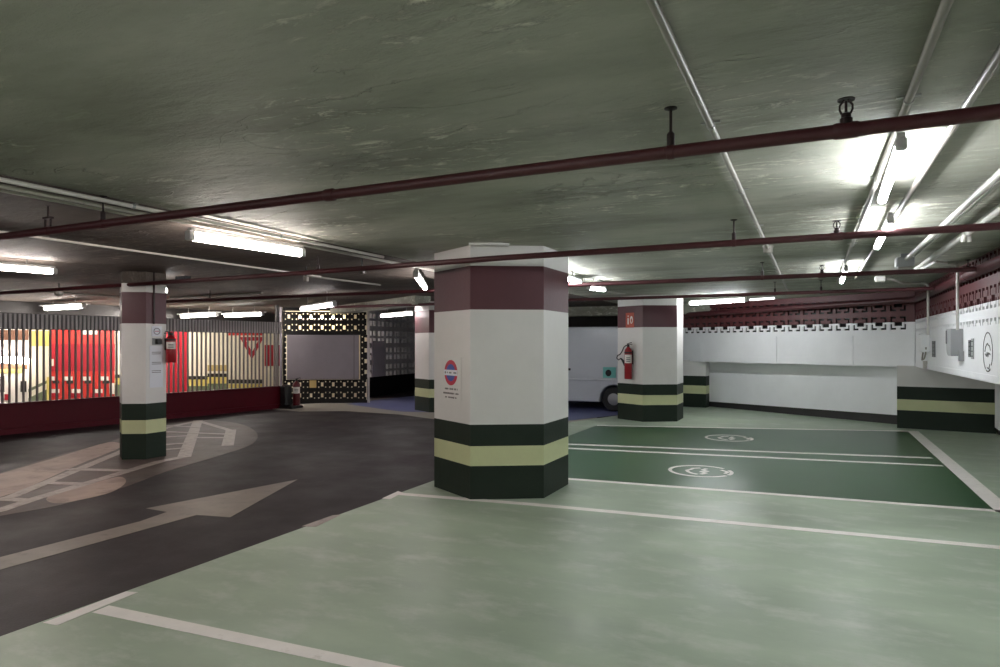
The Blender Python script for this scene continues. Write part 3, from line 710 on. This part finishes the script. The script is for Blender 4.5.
b.box(G0 + GU*GW/2 + UP*0.04 - GN*0.025, (GW, 0.06, 0.08), 'black_block', X=GU)
b.box(G0 + GU*GW/2 + UP*(CZ-0.012+2.36)/2 - GN*0.025, (GW, 0.06, CZ-0.012-2.36), 'black_block', X=GU)
b.build('block_lattice', screen)
b = MB(); b.cbox(G0 + GU*(gx0+gx1)/2 + UP*(gzb+gzt)/2 + GN*0.012, (gx1-gx0, 0.05, gzt-gzb), 'grey_wall', X=GU, ch=0.01)
b.box(G0 + GU*(gx1-0.12) + UP*(gzb+gzt)/2 + GN*0.038, (0.02, 0.006, gzt-gzb-0.02), 'rail', X=GU); lab(b.build('board', screen), 'plain grey board set in the middle of screen')
s_, z_ = gs(313, 384); b = MB(); b.box(G0 + GU*s_ + UP*z_ + GN*0.006, (0.17, 0.012, 0.19), 'wood', X=GU); lab(b.build('card', screen), 'small yellowish card')
b = MB(); b.box(G0 + GU*(GW+0.04) + UP*(CZ-0.012)/2, (0.05, 0.05, CZ-0.012), 'rail_rib', X=GU); b.build('end_post', screen)
b = MB(); b.box(G0 - GU*0.05 + UP*(CZ-0.012)/2, (0.06, 0.06, CZ-0.012), 'grey_wall', X=GU); b.build('end_post', screen)
# lit space behind the screen
wallbox('wall_stair', G0 + GU*(GW/2-0.08) - GN*0.65 + UP*1.2, (GW, 0.1, 2.6), 'cream', X=GU)
# the dark wall to its right: grey panel, pale grid above a dark base
sw0 = at(368, 397.5); sw1 = at(412, 391); SU = (sw1-sw0).normalized(); SN = Vector((SU.y, -SU.x, 0)); SL = (sw1-sw0).length + 1.2
def ss(x, y): p = onp(x, y, sw0, SN); return (p-sw0).dot(SU), p.z
zd = ss(385, 376)[1]
b = MB()
b.box(sw0 + SU*SL/2 - SN*0.06 + UP*zd/2, (SL, 0.12, zd), 'black_block', X=SU)
lattice(b, sw0 + SU*0.0, SU, SN, int(SL/0.07), zd, int((CZ-zd)/0.07), 0.07, [".......", ".##.##.", ".##.##.", ".......", ".##.##.", ".##.##.", "......."], lambda z: 'grid_grey', th=0.08)
struct(b.build('wall_grid'))
a_, _ = ss(371, 350); c_, zt_ = ss(383, 341); _, zb_ = ss(383, 376)
b = MB(); b.cbox(sw0 + SU*(a_+c_)/2 + UP*(zt_+zb_)/2 + SN*0.03, (c_-a_, 0.05, zt_-zb_), 'panel_grey', X=SU, ch=0.01); o = b.build('wall_panel', loc=sw0 + SU*(a_+c_)/2 + SN*0.005 + UP*zb_); tag(o, 'tall pale grey panel on the dark gridded wall', 'panel')
wallbox('wall_back_left', sw0 + SU*1.5 - SN*1.2 + UP*1.2, (4.5, 0.1, 2.6), 'dark_wall', X=SU)

# ================================================================= VAN
def van():
    x0, x1 = -8.05, -3.35; ys, yb = 14.42, 16.2; zr = 1.905; z0 = 0.20
    root = thing('van', 'white panel van parked behind the large pillar on blue paint', 'van', ((x0+x1)/2, (ys+yb)/2, 0))
    wx = (x0+0.85, -4.03)
    # side outline (rear at right), with wheel arches
    def arch(cx, r=0.32): return [(cx + r*math.cos(t), 0.27 + r*math.sin(t)) for t in [PI - i*PI/14 for i in range(15)]]
    prof = [(x1, z0)] + [(x1+0.02, 0.6), (x1+0.03, 1.0), (x1-0.02, 1.75), (x1-0.08, 1.86), (x1-0.2, zr)]
    prof += [(x0+1.75, zr), (x0+1.45, zr-0.04), (x0+0.95, 1.22), (x0+0.2, 1.02), (x0+0.02, 0.9), (x0, 0.45), (x0+0.05, z0)]
    low = []
    for c in wx: low += [(c-0.32, z0)] + arch(c)[1:-1] + [(c+0.32, z0)]
    outline = prof + low                                       # goes round
    b = MB(); sec = [(0.10, ys+0.0, 'b')]
    n = len(outline)
    def zshift(x, z):                                           # tumblehome: upper body leans in
        return 0.0 if z < 1.0 else 0.09*((z-1.0)/0.9)**1.6
    fr = [Vector((x, ys + zshift(x, z), z)) for x, z in outline]; bk = [Vector((x, yb - zshift(x, z), z)) for x, z in outline]
    b.mesh(fr + bk, [tuple(range(n)), tuple(range(2*n-1, n-1, -1))] + [(i, n+i, n+(i+1) % n, (i+1) % n) for i in range(n)], 'van')
    o = b.build('body', root, bevel=0.03)
    # body crease, sliding door gaps, bumper strip
    b = MB()
    for x in (x0+1.5, -6.2): b.box((x, ys-0.001+0.0, 0.68), (0.012, 0.012, 0.62), 'van_groove')
    b.build('door_gap', root)
    b = MB(); b.cbox((-5.6, ys-0.006, 0.70), (4.2, 0.03, 0.035), 'van', ch=0.008); b.build('side_moulding', root)
    zc = H - 28/F*15.6
    for cx in wx:
        for yy in (ys+0.12, yb-0.12):
            b = MB(); b.lathe((cx, yy-0.1 if yy < 15 else yy-0.1, 0.275), [(0.17, 0), (0.25, 0.0), (0.275, 0.03), (0.275, 0.17), (0.25, 0.2), (0.17, 0.2)], 'rubber', 28, axis=(0, 1, 0)); wh = b.build('wheel', root, True)
            b = MB(); b.lathe((cx, yy-0.11, 0.275), [(0.05, 0.0), (0.15, 0.012), (0.18, 0.03), (0.18, 0.2), (0.1, 0.22)], 'hub', 24, axis=(0, 1, 0))
            h_ = b.build('hub_cap', root, True); 
            h_.parent = wh; h_.matrix_parent_inverse = Matrix.Identity(4)
    b = MB(); b.box((x0+1.62, ys+0.12, 1.45), (0.5, 0.012, 0.42), 'glass'); b.build('door_window', root)
    b = MB(); b.box((x1-0.02, ys+0.06, 1.1), (0.08, 0.1, 0.6), 'lamp_red'); b.build('tail_lamp', root)
    b = MB(); b.box((-5.12, ys-0.015, 0.93), (0.18, 0.03, 0.05), 'black'); b.build('door_handle', root)
    # sticker above the wheel
    p = onp(608.5, 372.5, (0, ys-0.002, 0), (0, 1, 0)); q = onp(603, 367, (0, ys, 0), (0, 1, 0)); q2 = onp(616, 378, (0, ys, 0), (0, 1, 0))
    b = MB(); b.cbox(p + Vector((0.02, 0, 0)), (q2.x-q.x, 0.01, q.z-q2.z), 'teal', ch=0.003)
    b2 = MB(); slab(b2, [p + Vector((0.11*0.62*math.cos(t), -0.006, 0.075*math.sin(t)-0.01)) for t in [i*PI/10 for i in range(20)]], Vector((0, -1, 0)), 0, 0.006, 'black')
    s_ = b.build('sticker', root); e_ = b2.build('sticker_mark', root); e_.parent = s_
    lab(s_, 'teal sticker with a black oval')
van()

# ================================================================= PIPES
PZ = 2.28
def ring_on(b, p, ax, r, w, k):
    ax = Vector(ax).normalized(); b.lathe(Vector(p) - ax*w/2, [(r*0.9, 0), (r, w*0.1), (r, w*0.9), (r*0.9, w)], k, 16, axis=ax)
def sprinkler_head(pipe, p, r):
    b = MB(); p = Vector(p); t = Vector((0, 0, 1))
    ring_on(b, p, pipe_dir, r*1.15, 0.085, 'pipe')
    b.lathe(p + t*r*0.8, [(0.022, 0), (0.022, 0.022), (0.017, 0.026), (0.017, 0.04), (0.010, 0.044)], 'pipe_metal', 12)
    z = r*0.8 + 0.035
    for s in (-1, 1): b.tube([p + t*z + Vector((s*0.012, 0, 0)), p + t*(z+0.02) + Vector((s*0.021, 0, 0)), p + t*(z+0.036) + Vector((s*0.021, 0, 0)), p + t*(z+0.056) + Vector((s*0.006, 0, 0))], 0.004, 'pipe_metal', 8)
    b.tube([p + t*z, p + t*(z+0.05)], 0.005, 'pipe_metal', 8)
    b.lathe(p + t*(z+0.054), [(0.02, 0.003), (0.03, 0.0), (0.03, 0.004), (0.008, 0.008)], 'pipe_metal', 16)
    return b.build('sprinkler_head', pipe, True)
def hanger(pipe, p, r, u=False):
    b = MB(); p = Vector(p); d = CZ - p.z
    ring_on(b, p, pipe_dir, r*1.13, 0.03, 'pipe')
    if u:
        for s in (-1, 1): b.tube([p + pipe_dir*s*0.03 + UP*r*0.8, p + pipe_dir*s*0.03 + UP*0.085], 0.008, 'pipe_metal', 8)
        b.box(p + UP*0.088, (0.078, 0.03, 0.014), 'pipe_metal', X=pipe_dir); b.tube([p + UP*0.09, p + UP*(d-0.004)], 0.006, 'pipe_metal', 8)
    else: b.lathe(p + UP*r*0.9, [(0.016, 0), (0.016, 0.05), (0.006, 0.062), (0.006, d-0.02), (0.006, d-r*0.9-0.001)], 'pipe_metal', 10)
    b.lathe((p.x, p.y, CZ-0.012), [(0.008, 0), (0.026, 0.007), (0.026, 0.011)], 'pipe_metal', 14)
    return b.build('hanger_rod', pipe, True)
def pipe(pts, r, label, heads=(), hangers=(), k='pipe', cat='pipe', name='sprinkler_pipe', group=None, joints=()):
    global pipe_dir
    pts = [Vector(p) for p in pts]; pipe_dir = (pts[-1]-pts[0]).normalized()
    b = MB(); b.tube(pts, r, k, 16)
    o = b.build(name, smooth=True, loc=(pts[0]+pts[-1])/2); tag(o, label, cat, group)
    for j in joints: 
        b = MB(); ring_on(b, j, pipe_dir, r*1.25, 0.06, k); b.build('coupling', o, True)
    def near(x, y):                     # point of the pipe under a photo column
        d = ray(x, y); best = None
        for i in range(len(pts)-1):
            for s in range(801):
                p = pts[i].lerp(pts[i+1], s/800); v = p - Vector((0, 0, H))
                xx = 500 + F*((v.x*CA + v.y*SA)/(-v.x*SA + v.y*CA))
                if best is None or abs(xx-x) < best[0]: best = (abs(xx-x), p)
        return best[1]
    for x in heads: sprinkler_head(o, near(x, 0), r)
    for x in hangers: hanger(o, near(x, 0), r, x == 48)
    return o
SP = 'dark red sprinkler pipes under the ceiling'
a1, a2, a3 = at(0, 237, PZ), at(500, 173.3, PZ), at(1000, 111.5, PZ)
pipe([a1 - Vector((6, -0.1, 0)), a1, a2, a3, Vector((1.525, a3.y, PZ))], 0.026, 'dark red sprinkler pipe crossing in front of everything across the ceiling', heads=(846,), hangers=(671, 103, 48), group=SP, joints=[at(330, 195, PZ)])
b1, b2, b3 = at(270, 275.5, PZ), at(500, 258, PZ), at(1000, 226, PZ)
pipe([b1 - Vector((6, -0.2, 0)), b1, b2, b3, Vector((1.525, b3.y, PZ))], 0.026, 'second dark red sprinkler pipe passing in front of the head of the large pillar', heads=(837,), hangers=(734, 318), group=SP)
c1, c2_ = at(600, 284, PZ), at(955, 270, PZ)
pipe([c1 - Vector((9, 0.0, 0)), c1, c2_, Vector((1.525, c2_.y, PZ))], 0.026, 'third dark red sprinkler pipe passing behind the large pillar', heads=(822,), hangers=(762, 210), group=SP)
d1_, d2_ = at(700, 296, PZ), at(885, 290, PZ)
pipe([Vector((d1_.x-8, d1_.y, PZ)), d1_, d2_, Vector((1.525, d2_.y, PZ))], 0.026, 'fourth dark red sprinkler pipe just in front of the pillar beside the van', heads=(), hangers=(821, 775), group=SP)
pm = C0 + BU*5.2 + BN*0.22; 
pipe([(1.585, -3, PZ), (1.585, 13.42, PZ), (1.42, 13.66, PZ), tuple(pm + UP*2.2)], 0.055, 'thick red main pipe running along the perforated red blocks', hangers=(968,), group=SP)
# conduits
def conduit(pts, r, label, k='conduit', name='conduit', clips=0, group='grey conduits under the ceiling'):
    pts = [Vector(p) for p in pts]; b = MB(); b.tube(pts, r, k, 12)
    o = b.build(name, smooth=True, loc=(pts[0]+pts[-1])/2); tag(o, label, 'conduit', group)
    d = pts[-1]-pts[0]; ln = d.length; d.normalize()
    n = int(ln/1.35)
    if clips:
        for i in range(n):
            p = pts[0] + d*(0.55+i*1.35); m_ = MB(); ring_on(m_, p, d, r*1.25, 0.02, 'steel')
            s = d.cross(UP).normalized(); m_.box(p + UP*(r*0.9), (0.02, r*2+0.05, 0.006), 'steel', X=d); m_.build('saddle_clip', o)
    return o
ZC = CZ - 0.022
q1 = at(652, 0, ZC); 
oc = conduit([(q1.x, -3, ZC), (q1.x, 12.6, ZC)], 0.0145, 'grey conduit clipped along the ceiling between large pillar and right lamp row', clips=1)
m_ = MB(); p = at(768, 248, ZC); m_.lathe((q1.x, p.y, CZ-0.075), [(0.03, 0), (0.042, 0.01), (0.042, 0.05), (0.05, 0.052), (0.05, 0.074)], 'conduit', 18); m_.build('round_junction', oc, True)
RXL = 0.36
conduit([(RXL-0.03, -3, CZ-0.026), (RXL-0.03, 11.5, CZ-0.026)], 0.015, 'grey conduit carrying the right row of lamps', clips=1)
conduit([(0.54, -3, CZ-0.03), (0.54, 10.5, CZ-0.03)], 0.017, 'grey conduit just beside the right row of lamps toward the wall')
q = at(1000, 172, 2.40); q_ = at(905, 265, 2.40)
conduit([(0.89, -3, 2.40), (0.89, 8.2, 2.40)], 0.022, 'thick pale pipe under the ceiling right of the lamp row', 'conduit_white')
conduit([(0.97, -3, 2.43), (0.97, 8.2, 2.43)], 0.012, 'thin pale conduit tucked beside the thick pale pipe', 'conduit_white')
conduit([(1.12, -3, 2.40), (1.12, 9.3, 2.40)], 0.028, 'thick pale pipe along the ceiling closest to the right wall', 'conduit_white')
ZC2 = CZ-0.027; l1 = at(0, 177, ZC); l1b = at(420, 262, ZC)
conduit([(l1.x, -3, CZ-0.035), (l1.x, 5.8, CZ-0.035)], 0.0145, 'upper pale conduit of the pair above the drive', 'conduit_pale', clips=1)
conduit([(l1.x-0.17, -3, CZ-0.035), (l1.x-0.17, 8, CZ-0.035)], 0.0145, 'lower pale conduit of the pair above the drive', 'conduit_pale')
conduit([(l1.x-0.33, -3, ZC), (l1.x-0.36, 3.2, ZC), (-4.2, 3.45, 2.42)], 0.010, 'thin pale conduit ending at the bright lamp above the drive', 'conduit_pale')
l3 = at(25, 235, ZC)
conduit([(l3.x, -3, ZC), (l3.x-0.05, 7.2, ZC)], 0.011, 'thin pale conduit between the drive lamp and the slim pillar', 'conduit_pale')
def cpx(p0, p1, r, label, z=2.40, k='conduit'):
    return conduit([at(*p0, z), at(*p1, z)], r, label, k)
cpx((30, 291), (125, 297), 0.014, 'thin conduit in front of the slim pillar head', ZC)
cpx((170, 298), (262, 293), 0.014, 'thin conduit running right from slim pillar head', ZC)
cpx((304, 275.5), (380, 285), 0.014, 'thin pale conduit ending in a small box above the drive', ZC)
cpx((170, 306), (300, 298), 0.02, 'dim conduit over the far end of the fence', CZ-0.035)
cpx((590, 290), (625, 294), 0.010, 'thin conduit from the far short lamp to the extinguisher pillar', ZC)
# dark cable tray / beam across the far left ceiling
m_ = MB(); t0, t1 = at(0, 300, 2.30), at(430, 299, 2.30)
m_.box((-8.9, 12.2, CZ-0.09), (4.6, 0.35, 0.18), 'ceiling', X=(0.866, -0.5, 0)); struct(m_.build('trim_beam'))
m_ = MB(); m_.box((-4.5, 16.2, CZ-0.12), (4.8, 0.4, 0.24), 'ceiling'); struct(m_.build('trim_beam_far'))

# ================================================================= LAMPS
def lamp(a, b_, label, k='tube_cool', w=0.07, rod=True, group='fluorescent ceiling lamps', drop=0.03, shade=False):
    a = Vector(a); b_ = Vector(b_); d = (b_-a).normalized(); mid = (a+b_)/2; L_ = (b_-a).length
    root = thing('fluorescent_lamp', label, 'lamp', mid, group)
    s = d.cross(UP).normalized()
    b = MB(); b.box(mid + UP*(0.018+w*0.36), (L_+0.06, w*(2.2 if shade else 0.5), 0.03), 'housing', X=d); b.build('housing', root)  # shade widens the housing, added to keep light off the ceiling
    b = MB(); b.tube([a, b_], w*0.36, k, 14); b.build('tube', root, True)
    for e, sg in ((a, -1), (b_, 1)):
        b = MB(); b.cbox(e + d*sg*0.025 + UP*0.005, (0.05, w*0.7, w*0.8), 'housing', X=d, ch=0.006); b.build('end_cap', root)
    top = a.z + 0.033 + w*0.36
    if rod and CZ - top > 0.015:
        for f in (0.2, 0.8):
            p = a.lerp(b_, f); b = MB(); b.tube([(p.x, p.y, top-0.005), (p.x, p.y, CZ)], 0.007, 'housing', 8); b.lathe((p.x, p.y, CZ-0.01), [(0.008, 0), (0.02, 0.008)], 'housing', 10); b.build('hanger', root)
    return root
LZ = 2.35
def L(x0, y0, x1, y1, z): return at(x0, y0, z), at(x1, y1, z)
lamp(*L(193, 236.5, 299.5, 253, 2.34), 'large bright lamp above the drive ahead of the slim pillar', 'tube_warm', w=0.095)
p, q = L(0, 267.5, 52, 271.5, 2.34); p = q + (p-q).normalized()*1.25
lamp(p, q, 'bright lamp above the drive close to the red fence', 'tube_warm', w=0.085)
lamp(*L(46, 308.5, 83, 306.3, 2.30), 'lamp seen above the fence over the red ramp wall', 'tube_ramp', w=0.12, shade=True)
lamp(*L(182, 316.5, 216, 314.5, 2.24), 'lamp seen above the fence right of the slim pillar', 'tube_ramp', w=0.11, shade=True)
lamp(*L(126, 314, 160, 312, 2.27), 'added unseen lamp beyond the fence straight behind the slim pillar', 'tube_ramp', w=0.11, shade=True)  # out of sight, added to brighten the space beyond the fence
lamp(*L(226, 316, 262, 314, 2.24), 'lamp beyond the fence above the give way triangle', 'tube_ramp', w=0.10, shade=True)
lamp(*L(302, 309, 334, 304.5, 2.2), 'lamp hanging in front of the perforated screen', 'tube_soft', w=0.10)
lamp(*L(382, 316, 413, 313.3, 2.2), 'pinkish lamp over the blue parking area', 'tube_soft', w=0.10)
lamp(*L(416, 275, 425, 288, 2.31), 'lamp seen end on left of the large pillar head', 'tube_soft', w=0.09)
lamp((-2.83, 7.1, 2.35), at(579.5, 282.5, 2.35), 'lamp half hidden behind right side of the large pillar head', 'tube_cool', w=0.07)
lamp(*L(590, 288, 604, 290, 2.32), 'short lamp under ceiling between large pillar and extinguisher pillar', 'tube_cool', w=0.07)
p9 = at(691, 303.5, 2.33); lamp(p9, p9 - BU*1.25, 'lamp along the back wall right of the extinguisher pillar', 'tube_cool', w=0.09)
p9 = p9 - BU*1.36; lamp(p9, p9 - BU*0.5, 'small dim lamp next in line along the back wall', 'tube_dim', w=0.05)
lamp(*L(900.5, 147, 882, 200, 2.355), 'first lamp of the right row ahead of the second sprinkler pipe', 'tube_cool', w=0.062, rod=False)
lamp(*L(890, 221, 877, 247, 2.355), 'second lamp of the right row behind the second sprinkler pipe', 'tube_cool', w=0.062, rod=False)
lamp(*L(846, 270, 841.5, 282, 2.355), 'third and farthest lamp of the right row', 'tube_cool', w=0.062, rod=False)
wl = wp(-25, 358) + WN*0.09; wr = wp(26, 361) + WN*0.09
lamp(wl, wr, 'wide bright lamp seen low through the left end of the fence', 'tube_warm', w=0.28, group='lamps beyond the fence') if False else None
root = thing('wall_lamp', 'wide bright lamp on the ramp wall seen through the left end of the fence', 'lamp', (wl+wr)/2)
b = MB(); b.tube([wl, wr], 0.06, 'tube_warm', 12); b.build('tube', root, True)
b = MB(); b.box((wl+wr)/2 - WN*0.055, ((wr-wl).length, 0.05, 0.16), 'housing', X=FU); b.build('housing', root)
lamp((-5.25, 11.7, 2.33), (-4.2, 11.7, 2.33), 'added unseen lamp over the blue bay behind the large pillar', 'tube_cool', w=0.05)  # out of sight, added to brighten the van
# unseen fill lamps added behind the camera to light the foreground
lamp((RXL-0.03, -2.4, 2.355), (RXL-0.03, -1.2, 2.355), 'added fill lamp behind the camera in line with the right row', 'tube_fill', w=0.062, rod=False)
lamp((-2.83, -1.4, 2.34), (-2.83, -0.2, 2.34), 'added fill lamp behind the camera in line with the middle row', 'tube_fill', w=0.10)
lamp((-5.0, -2.0, 2.34), (-5.0, -0.8, 2.34), 'added fill lamp behind the camera over the drive', 'tube_warm', w=0.10)
lamp((-8.0, -1.6, 2.34), (-8.0, -0.4, 2.34), 'added fill lamp behind the camera beside the fence', 'tube_warm', w=0.10)
# lamps that light the space behind the screen
g1 = G0 + GU*0.3 - GN*0.36
lamp(g1 + UP*2.2, g1 + GU*1.1 + UP*2.2, 'golden lamp behind the perforated screen', 'tube_gold', w=0.08)
# small emergency light and orange light by the slim pillar head
e0 = at(163.5, 290, 2.26); root = thing('emergency_lamp', 'small round white lamp hanging beside the slim pillar head', 'lamp', e0)
b = MB(); b.lathe(e0 - UP*0.05, [(0.02, 0), (0.05, 0.025), (0.05, 0.06), (0.03, 0.085)], 'tube_cool', 16); b.build('bulb', root, True)
b = MB(); b.lathe(e0 + UP*0.03, [(0.03, 0), (0.035, 0.05), (0.012, 0.06), (0.012, CZ-e0.z-0.03)], 'black', 12); b.build('holder', root, True)
e1 = at(183, 281.5, 2.38); root = thing('warning_lamp', 'small orange glowing light under the ceiling beside slim pillar', 'lamp', e1)
b = MB(); b.cbox(e1, (0.16, 0.06, 0.03), 'orange_led', ch=0.008); b.build('lens', root)
b = MB(); b.box((e1.x, e1.y, (e1.z+0.015+CZ-0.008)/2), (0.2, 0.09, CZ-0.008-e1.z-0.015), 'black'); b.build('casing', root)

# ================================================================= SMALL FITTINGS
def fitting(name, label, cat, c, d, k, X=None, part=None):
    b = MB(); b.cbox(c, d, k, X=X, ch=min(d)*0.12); o = b.build(name, loc=c); return tag(o, label, cat)
p = at(880, 279, 2.38); root = thing('ceiling_box', 'small white ceiling box with conduit leading to the right wall', 'box', p)  # plain box on the conduit, holds no light
b = MB(); b.cbox(p, (0.13, 0.11, 0.08), 'conduit_white', ch=0.012); b.build('body', root)
b = MB(); b.box(p + UP*0.06, (0.03, 0.03, 0.06), 'conduit_white'); b.build('stem', root)
RX = 1.65
def wall_drop(xp, yt, yb, head, label, r):
    A = onp(xp, yt, (1.513, 0, 0), (1, 0, 0)); B = onp(xp, yb, (1.513, 0, 0), (1, 0, 0))
    zt = A.z; zb = B.z
    pts = head + [(A.x-0.10, A.y+0.02, zt+0.015), (A.x-0.03, A.y, zt), (A.x-0.008, A.y, zt-0.02), (A.x, A.y, zt-0.06), (A.x, A.y, zb)]
    return conduit(pts, r, label, 'conduit_white', group=None)
wall_drop(928, 283.5, 335, [p + Vector((0.07, 0, 0)), at(893, 279.5, 2.37), at(903, 283.3, 2.35)], 'white conduit bending down the right wall into the small white box', 0.017)
wall_drop(957.5, 263.5, 330, [Vector((1.12, 8.9, 2.365)), at(935, 261.5, 2.365)], 'white conduit running down the right wall into the grey charger', 0.015)
# grey charger
a = onp(946, 330, (RX-0.13, 0, 0), (1, 0, 0)); e = onp(963.5, 357, (RX, 0, 0), (1, 0, 0)); cy = (a.y+e.y)/2; hw = abs(a.y-e.y)/2
za, zb = H + 0.0, 0
zt = onp(956, 329.5, (RX, 0, 0), (1, 0, 0)).z; zb = onp(956, 355.5, (RX, 0, 0), (1, 0, 0)).z
root = thing('wall_charger', 'grey wall charger with rounded lower corner and dark strip', 'charger', (RX, cy, zb))
b = MB(); dpt = 0.13; rc = (zt-zb)*0.4
out = [(cy-hw, zb), (cy-hw, zt), (cy+hw, zt)] + [(cy+hw-rc + rc*math.cos(t), zb+rc - rc*math.sin(t)) for t in [i*PI/16 for i in range(9)]]
n = len(out); b.mesh([(RX-dpt, y, z) for y, z in out] + [(RX-0.002, y, z) for y, z in out], [tuple(range(n)), tuple(range(2*n-1, n-1, -1))] + [(i, n+i, n+(i+1) % n, (i+1) % n) for i in range(n)], 'grey_box')
b.build('body', root, bevel=0.006)
b = MB(); b.box((RX-dpt-0.003, cy+hw*0.72, zt-(zt-zb)*0.3), (0.008, hw*0.35, (zt-zb)*0.5), 'grey_dark'); b.build('side_strip', root)
b = MB(); b.box((RX-0.03, cy-hw-0.03, zb+0.0), (0.05, 0.06, 0.12), 'grey_box'); b.build('cable_gland', root)
# white box with dangling cable
zt = onp(924, 334, (RX, 0, 0), (1, 0, 0)).z; zb = onp(924, 352, (RX, 0, 0), (1, 0, 0)).z; y0_ = onp(917.5, 345, (RX-0.13, 0, 0), (1, 0, 0)).y; y1_ = onp(930.5, 345, (RX, 0, 0), (1, 0, 0)).y
root = thing('wall_charger', 'white wall charger with looped cable left of the grey charger', 'charger', (RX, (y0_+y1_)/2, zb))
b = MB(); b.cbox((RX-0.065, (y0_+y1_)/2, (zt+zb)/2), (0.13, y0_-y1_, zt-zb), 'white', ch=0.02); b.build('body', root)
b = MB(); b.box((RX-0.05, y0_+0.01, zt-0.14), (0.08, 0.03, 0.2), 'grey_dark'); b.build('side_strip', root)
b = MB(); b.tube([(RX-0.06, y0_-0.05, zb), (RX-0.07, y0_-0.05, zb-0.08), (RX-0.09, (y0_+y1_)/2, zb-0.12), (RX-0.07, y1_+0.1, zb-0.1), (RX-0.06, y1_+0.03, zb-0.02), (RX-0.06, y1_, zb+0.08)], 0.012, 'conduit', 8); b.build('cable', root, True)
b = MB(); b.box((RX-0.03, y0_-0.02, zb-0.2), (0.05, 0.1, 0.12), 'conduit_white'); b.build('plug_holder', root)
def slot(x0, x1, y0, y1, label, k='grey_dark'):
    P0 = (RX, 0, 0); N0 = (1, 0, 0)
    ya = onp(x0, 345, P0, N0).y; yb_ = onp(x1, 345, P0, N0).y; xm = (x0+x1)/2; za = onp(xm, y0, P0, N0).z; zb_ = onp(xm, y1, P0, N0).z
    c = Vector((RX-0.006, (ya+yb_)/2, (za+zb_)/2)); root = thing('wall_plate', label, 'plate', c)
    b = MB(); b.box(c, (0.012, abs(ya-yb_), za-zb_), k); b.build('plate', root)
    b = MB()
    for i in range(4): b.box(c + Vector((-0.006, 0, (za-zb_)*(-0.36+0.24*i))), (0.006, abs(ya-yb_)*0.7, 0.012), 'black')
    b.build('lettering', root)
slot(932.8, 935.5, 341, 357, 'dark upright plate on right wall between the two chargers')
slot(969.3, 971.3, 340, 357, 'dark upright plate right of the grey charger, nearer the charger')
slot(972.2, 974.2, 338.5, 359, 'dark upright plate right of the grey charger, nearer the round emblem', 'grey_box')
# round emblem on the right wall
P0, N0 = (RX, 0, 0), (1, 0, 0)
ct = onp(988, 352, P0, N0); rr_ = (onp(988, 332, P0, N0).z - onp(988, 371, P0, N0).z)/2
b = MB(); emblem_mesh(b, (RX-0.001, ct.y, ct.z), (0, -1, 0), (0, 0, 1), rr_, 'black', (-1, 0, 0), 0.003, 0.6)
tag(b.build('wall_emblem', loc=(RX, ct.y, ct.z)), 'black round line emblem on the white right wall', 'emblem')
# junction box on the ceiling and two hanging stubs
p = at(904.5, 262.5, 2.37); root = thing('junction_box', 'grey junction box at the end of the thick pale pipe', 'box', p)
b = MB(); b.cbox(p, (0.17, 0.17, 0.10), 'grey_box', ch=0.01); b.box(p + UP*0.065, (0.08, 0.08, 0.05), 'grey_box'); b.build('body', root)
b = MB(); b.cbox(p - UP*0.054, (0.13, 0.13, 0.012), 'conduit', ch=0.003); b.build('cover', root)
for x in (963.5, 969.5):
    p = at(x, 234, 2.39); e = at(x, 245, 2.33)
    b = MB(); b.tube([(p.x, p.y, CZ-0.002), (p.x, p.y, 2.335)], 0.014, 'conduit_white', 12); b.lathe((p.x, p.y, 2.325), [(0.016, 0), (0.018, 0.004), (0.018, 0.03), (0.014, 0.034)], 'conduit_white', 12)
    tag(b.build('pipe_stub', smooth=True, loc=(p.x, p.y, CZ)), 'left of two white pipe stubs hanging near the right wall' if x < 966 else 'right of two white pipe stubs hanging near the right wall', 'pipe')
for x, y, lb in ((59, 293, 'white smoke detector hanging in front of the slatted fence'), (306, 279, 'small white box hanging at the end of thin conduit above the drive'), (362, 271, 'small pale valve box beside the second sprinkler pipe')):
    p = at(x, y, 2.30); root = thing('smoke_detector' if x == 59 else 'junction_box', lb, 'detector' if x == 59 else 'box', p)
    b = MB()
    if x == 59: b.lathe(p - UP*0.05, [(0.035, 0), (0.06, 0.03), (0.06, 0.07), (0.02, 0.09)], 'conduit_white', 16)
    else: b.cbox(p, (0.06, 0.05, 0.07), 'conduit', ch=0.008)
    b.build('body', root)
    b = MB(); b.tube([p + UP*0.03, (p.x, p.y, CZ)], 0.008, 'black', 8); b.build('stem', root)

# ================================================================= WORLD / VIEW
wd = bpy.data.worlds.new('world'); SC.world = wd; wd.use_nodes = True
wd.node_tree.nodes['Background'].inputs[0].default_value = (0.0, 0.0, 0.0, 1); wd.node_tree.nodes['Background'].inputs[1].default_value = 0.0
SC.view_settings.view_transform = 'Standard'; SC.view_settings.look = 'None'
SC.view_settings.gamma = 1.0; SC.view_settings.use_curve_mapping = False
SC.view_settings.exposure = 1.70
SC.cycles.max_bounces = 8; SC.cycles.diffuse_bounces = 6; SC.cycles.glossy_bounces = 3
SC.cycles.sample_clamp_indirect = 6.0
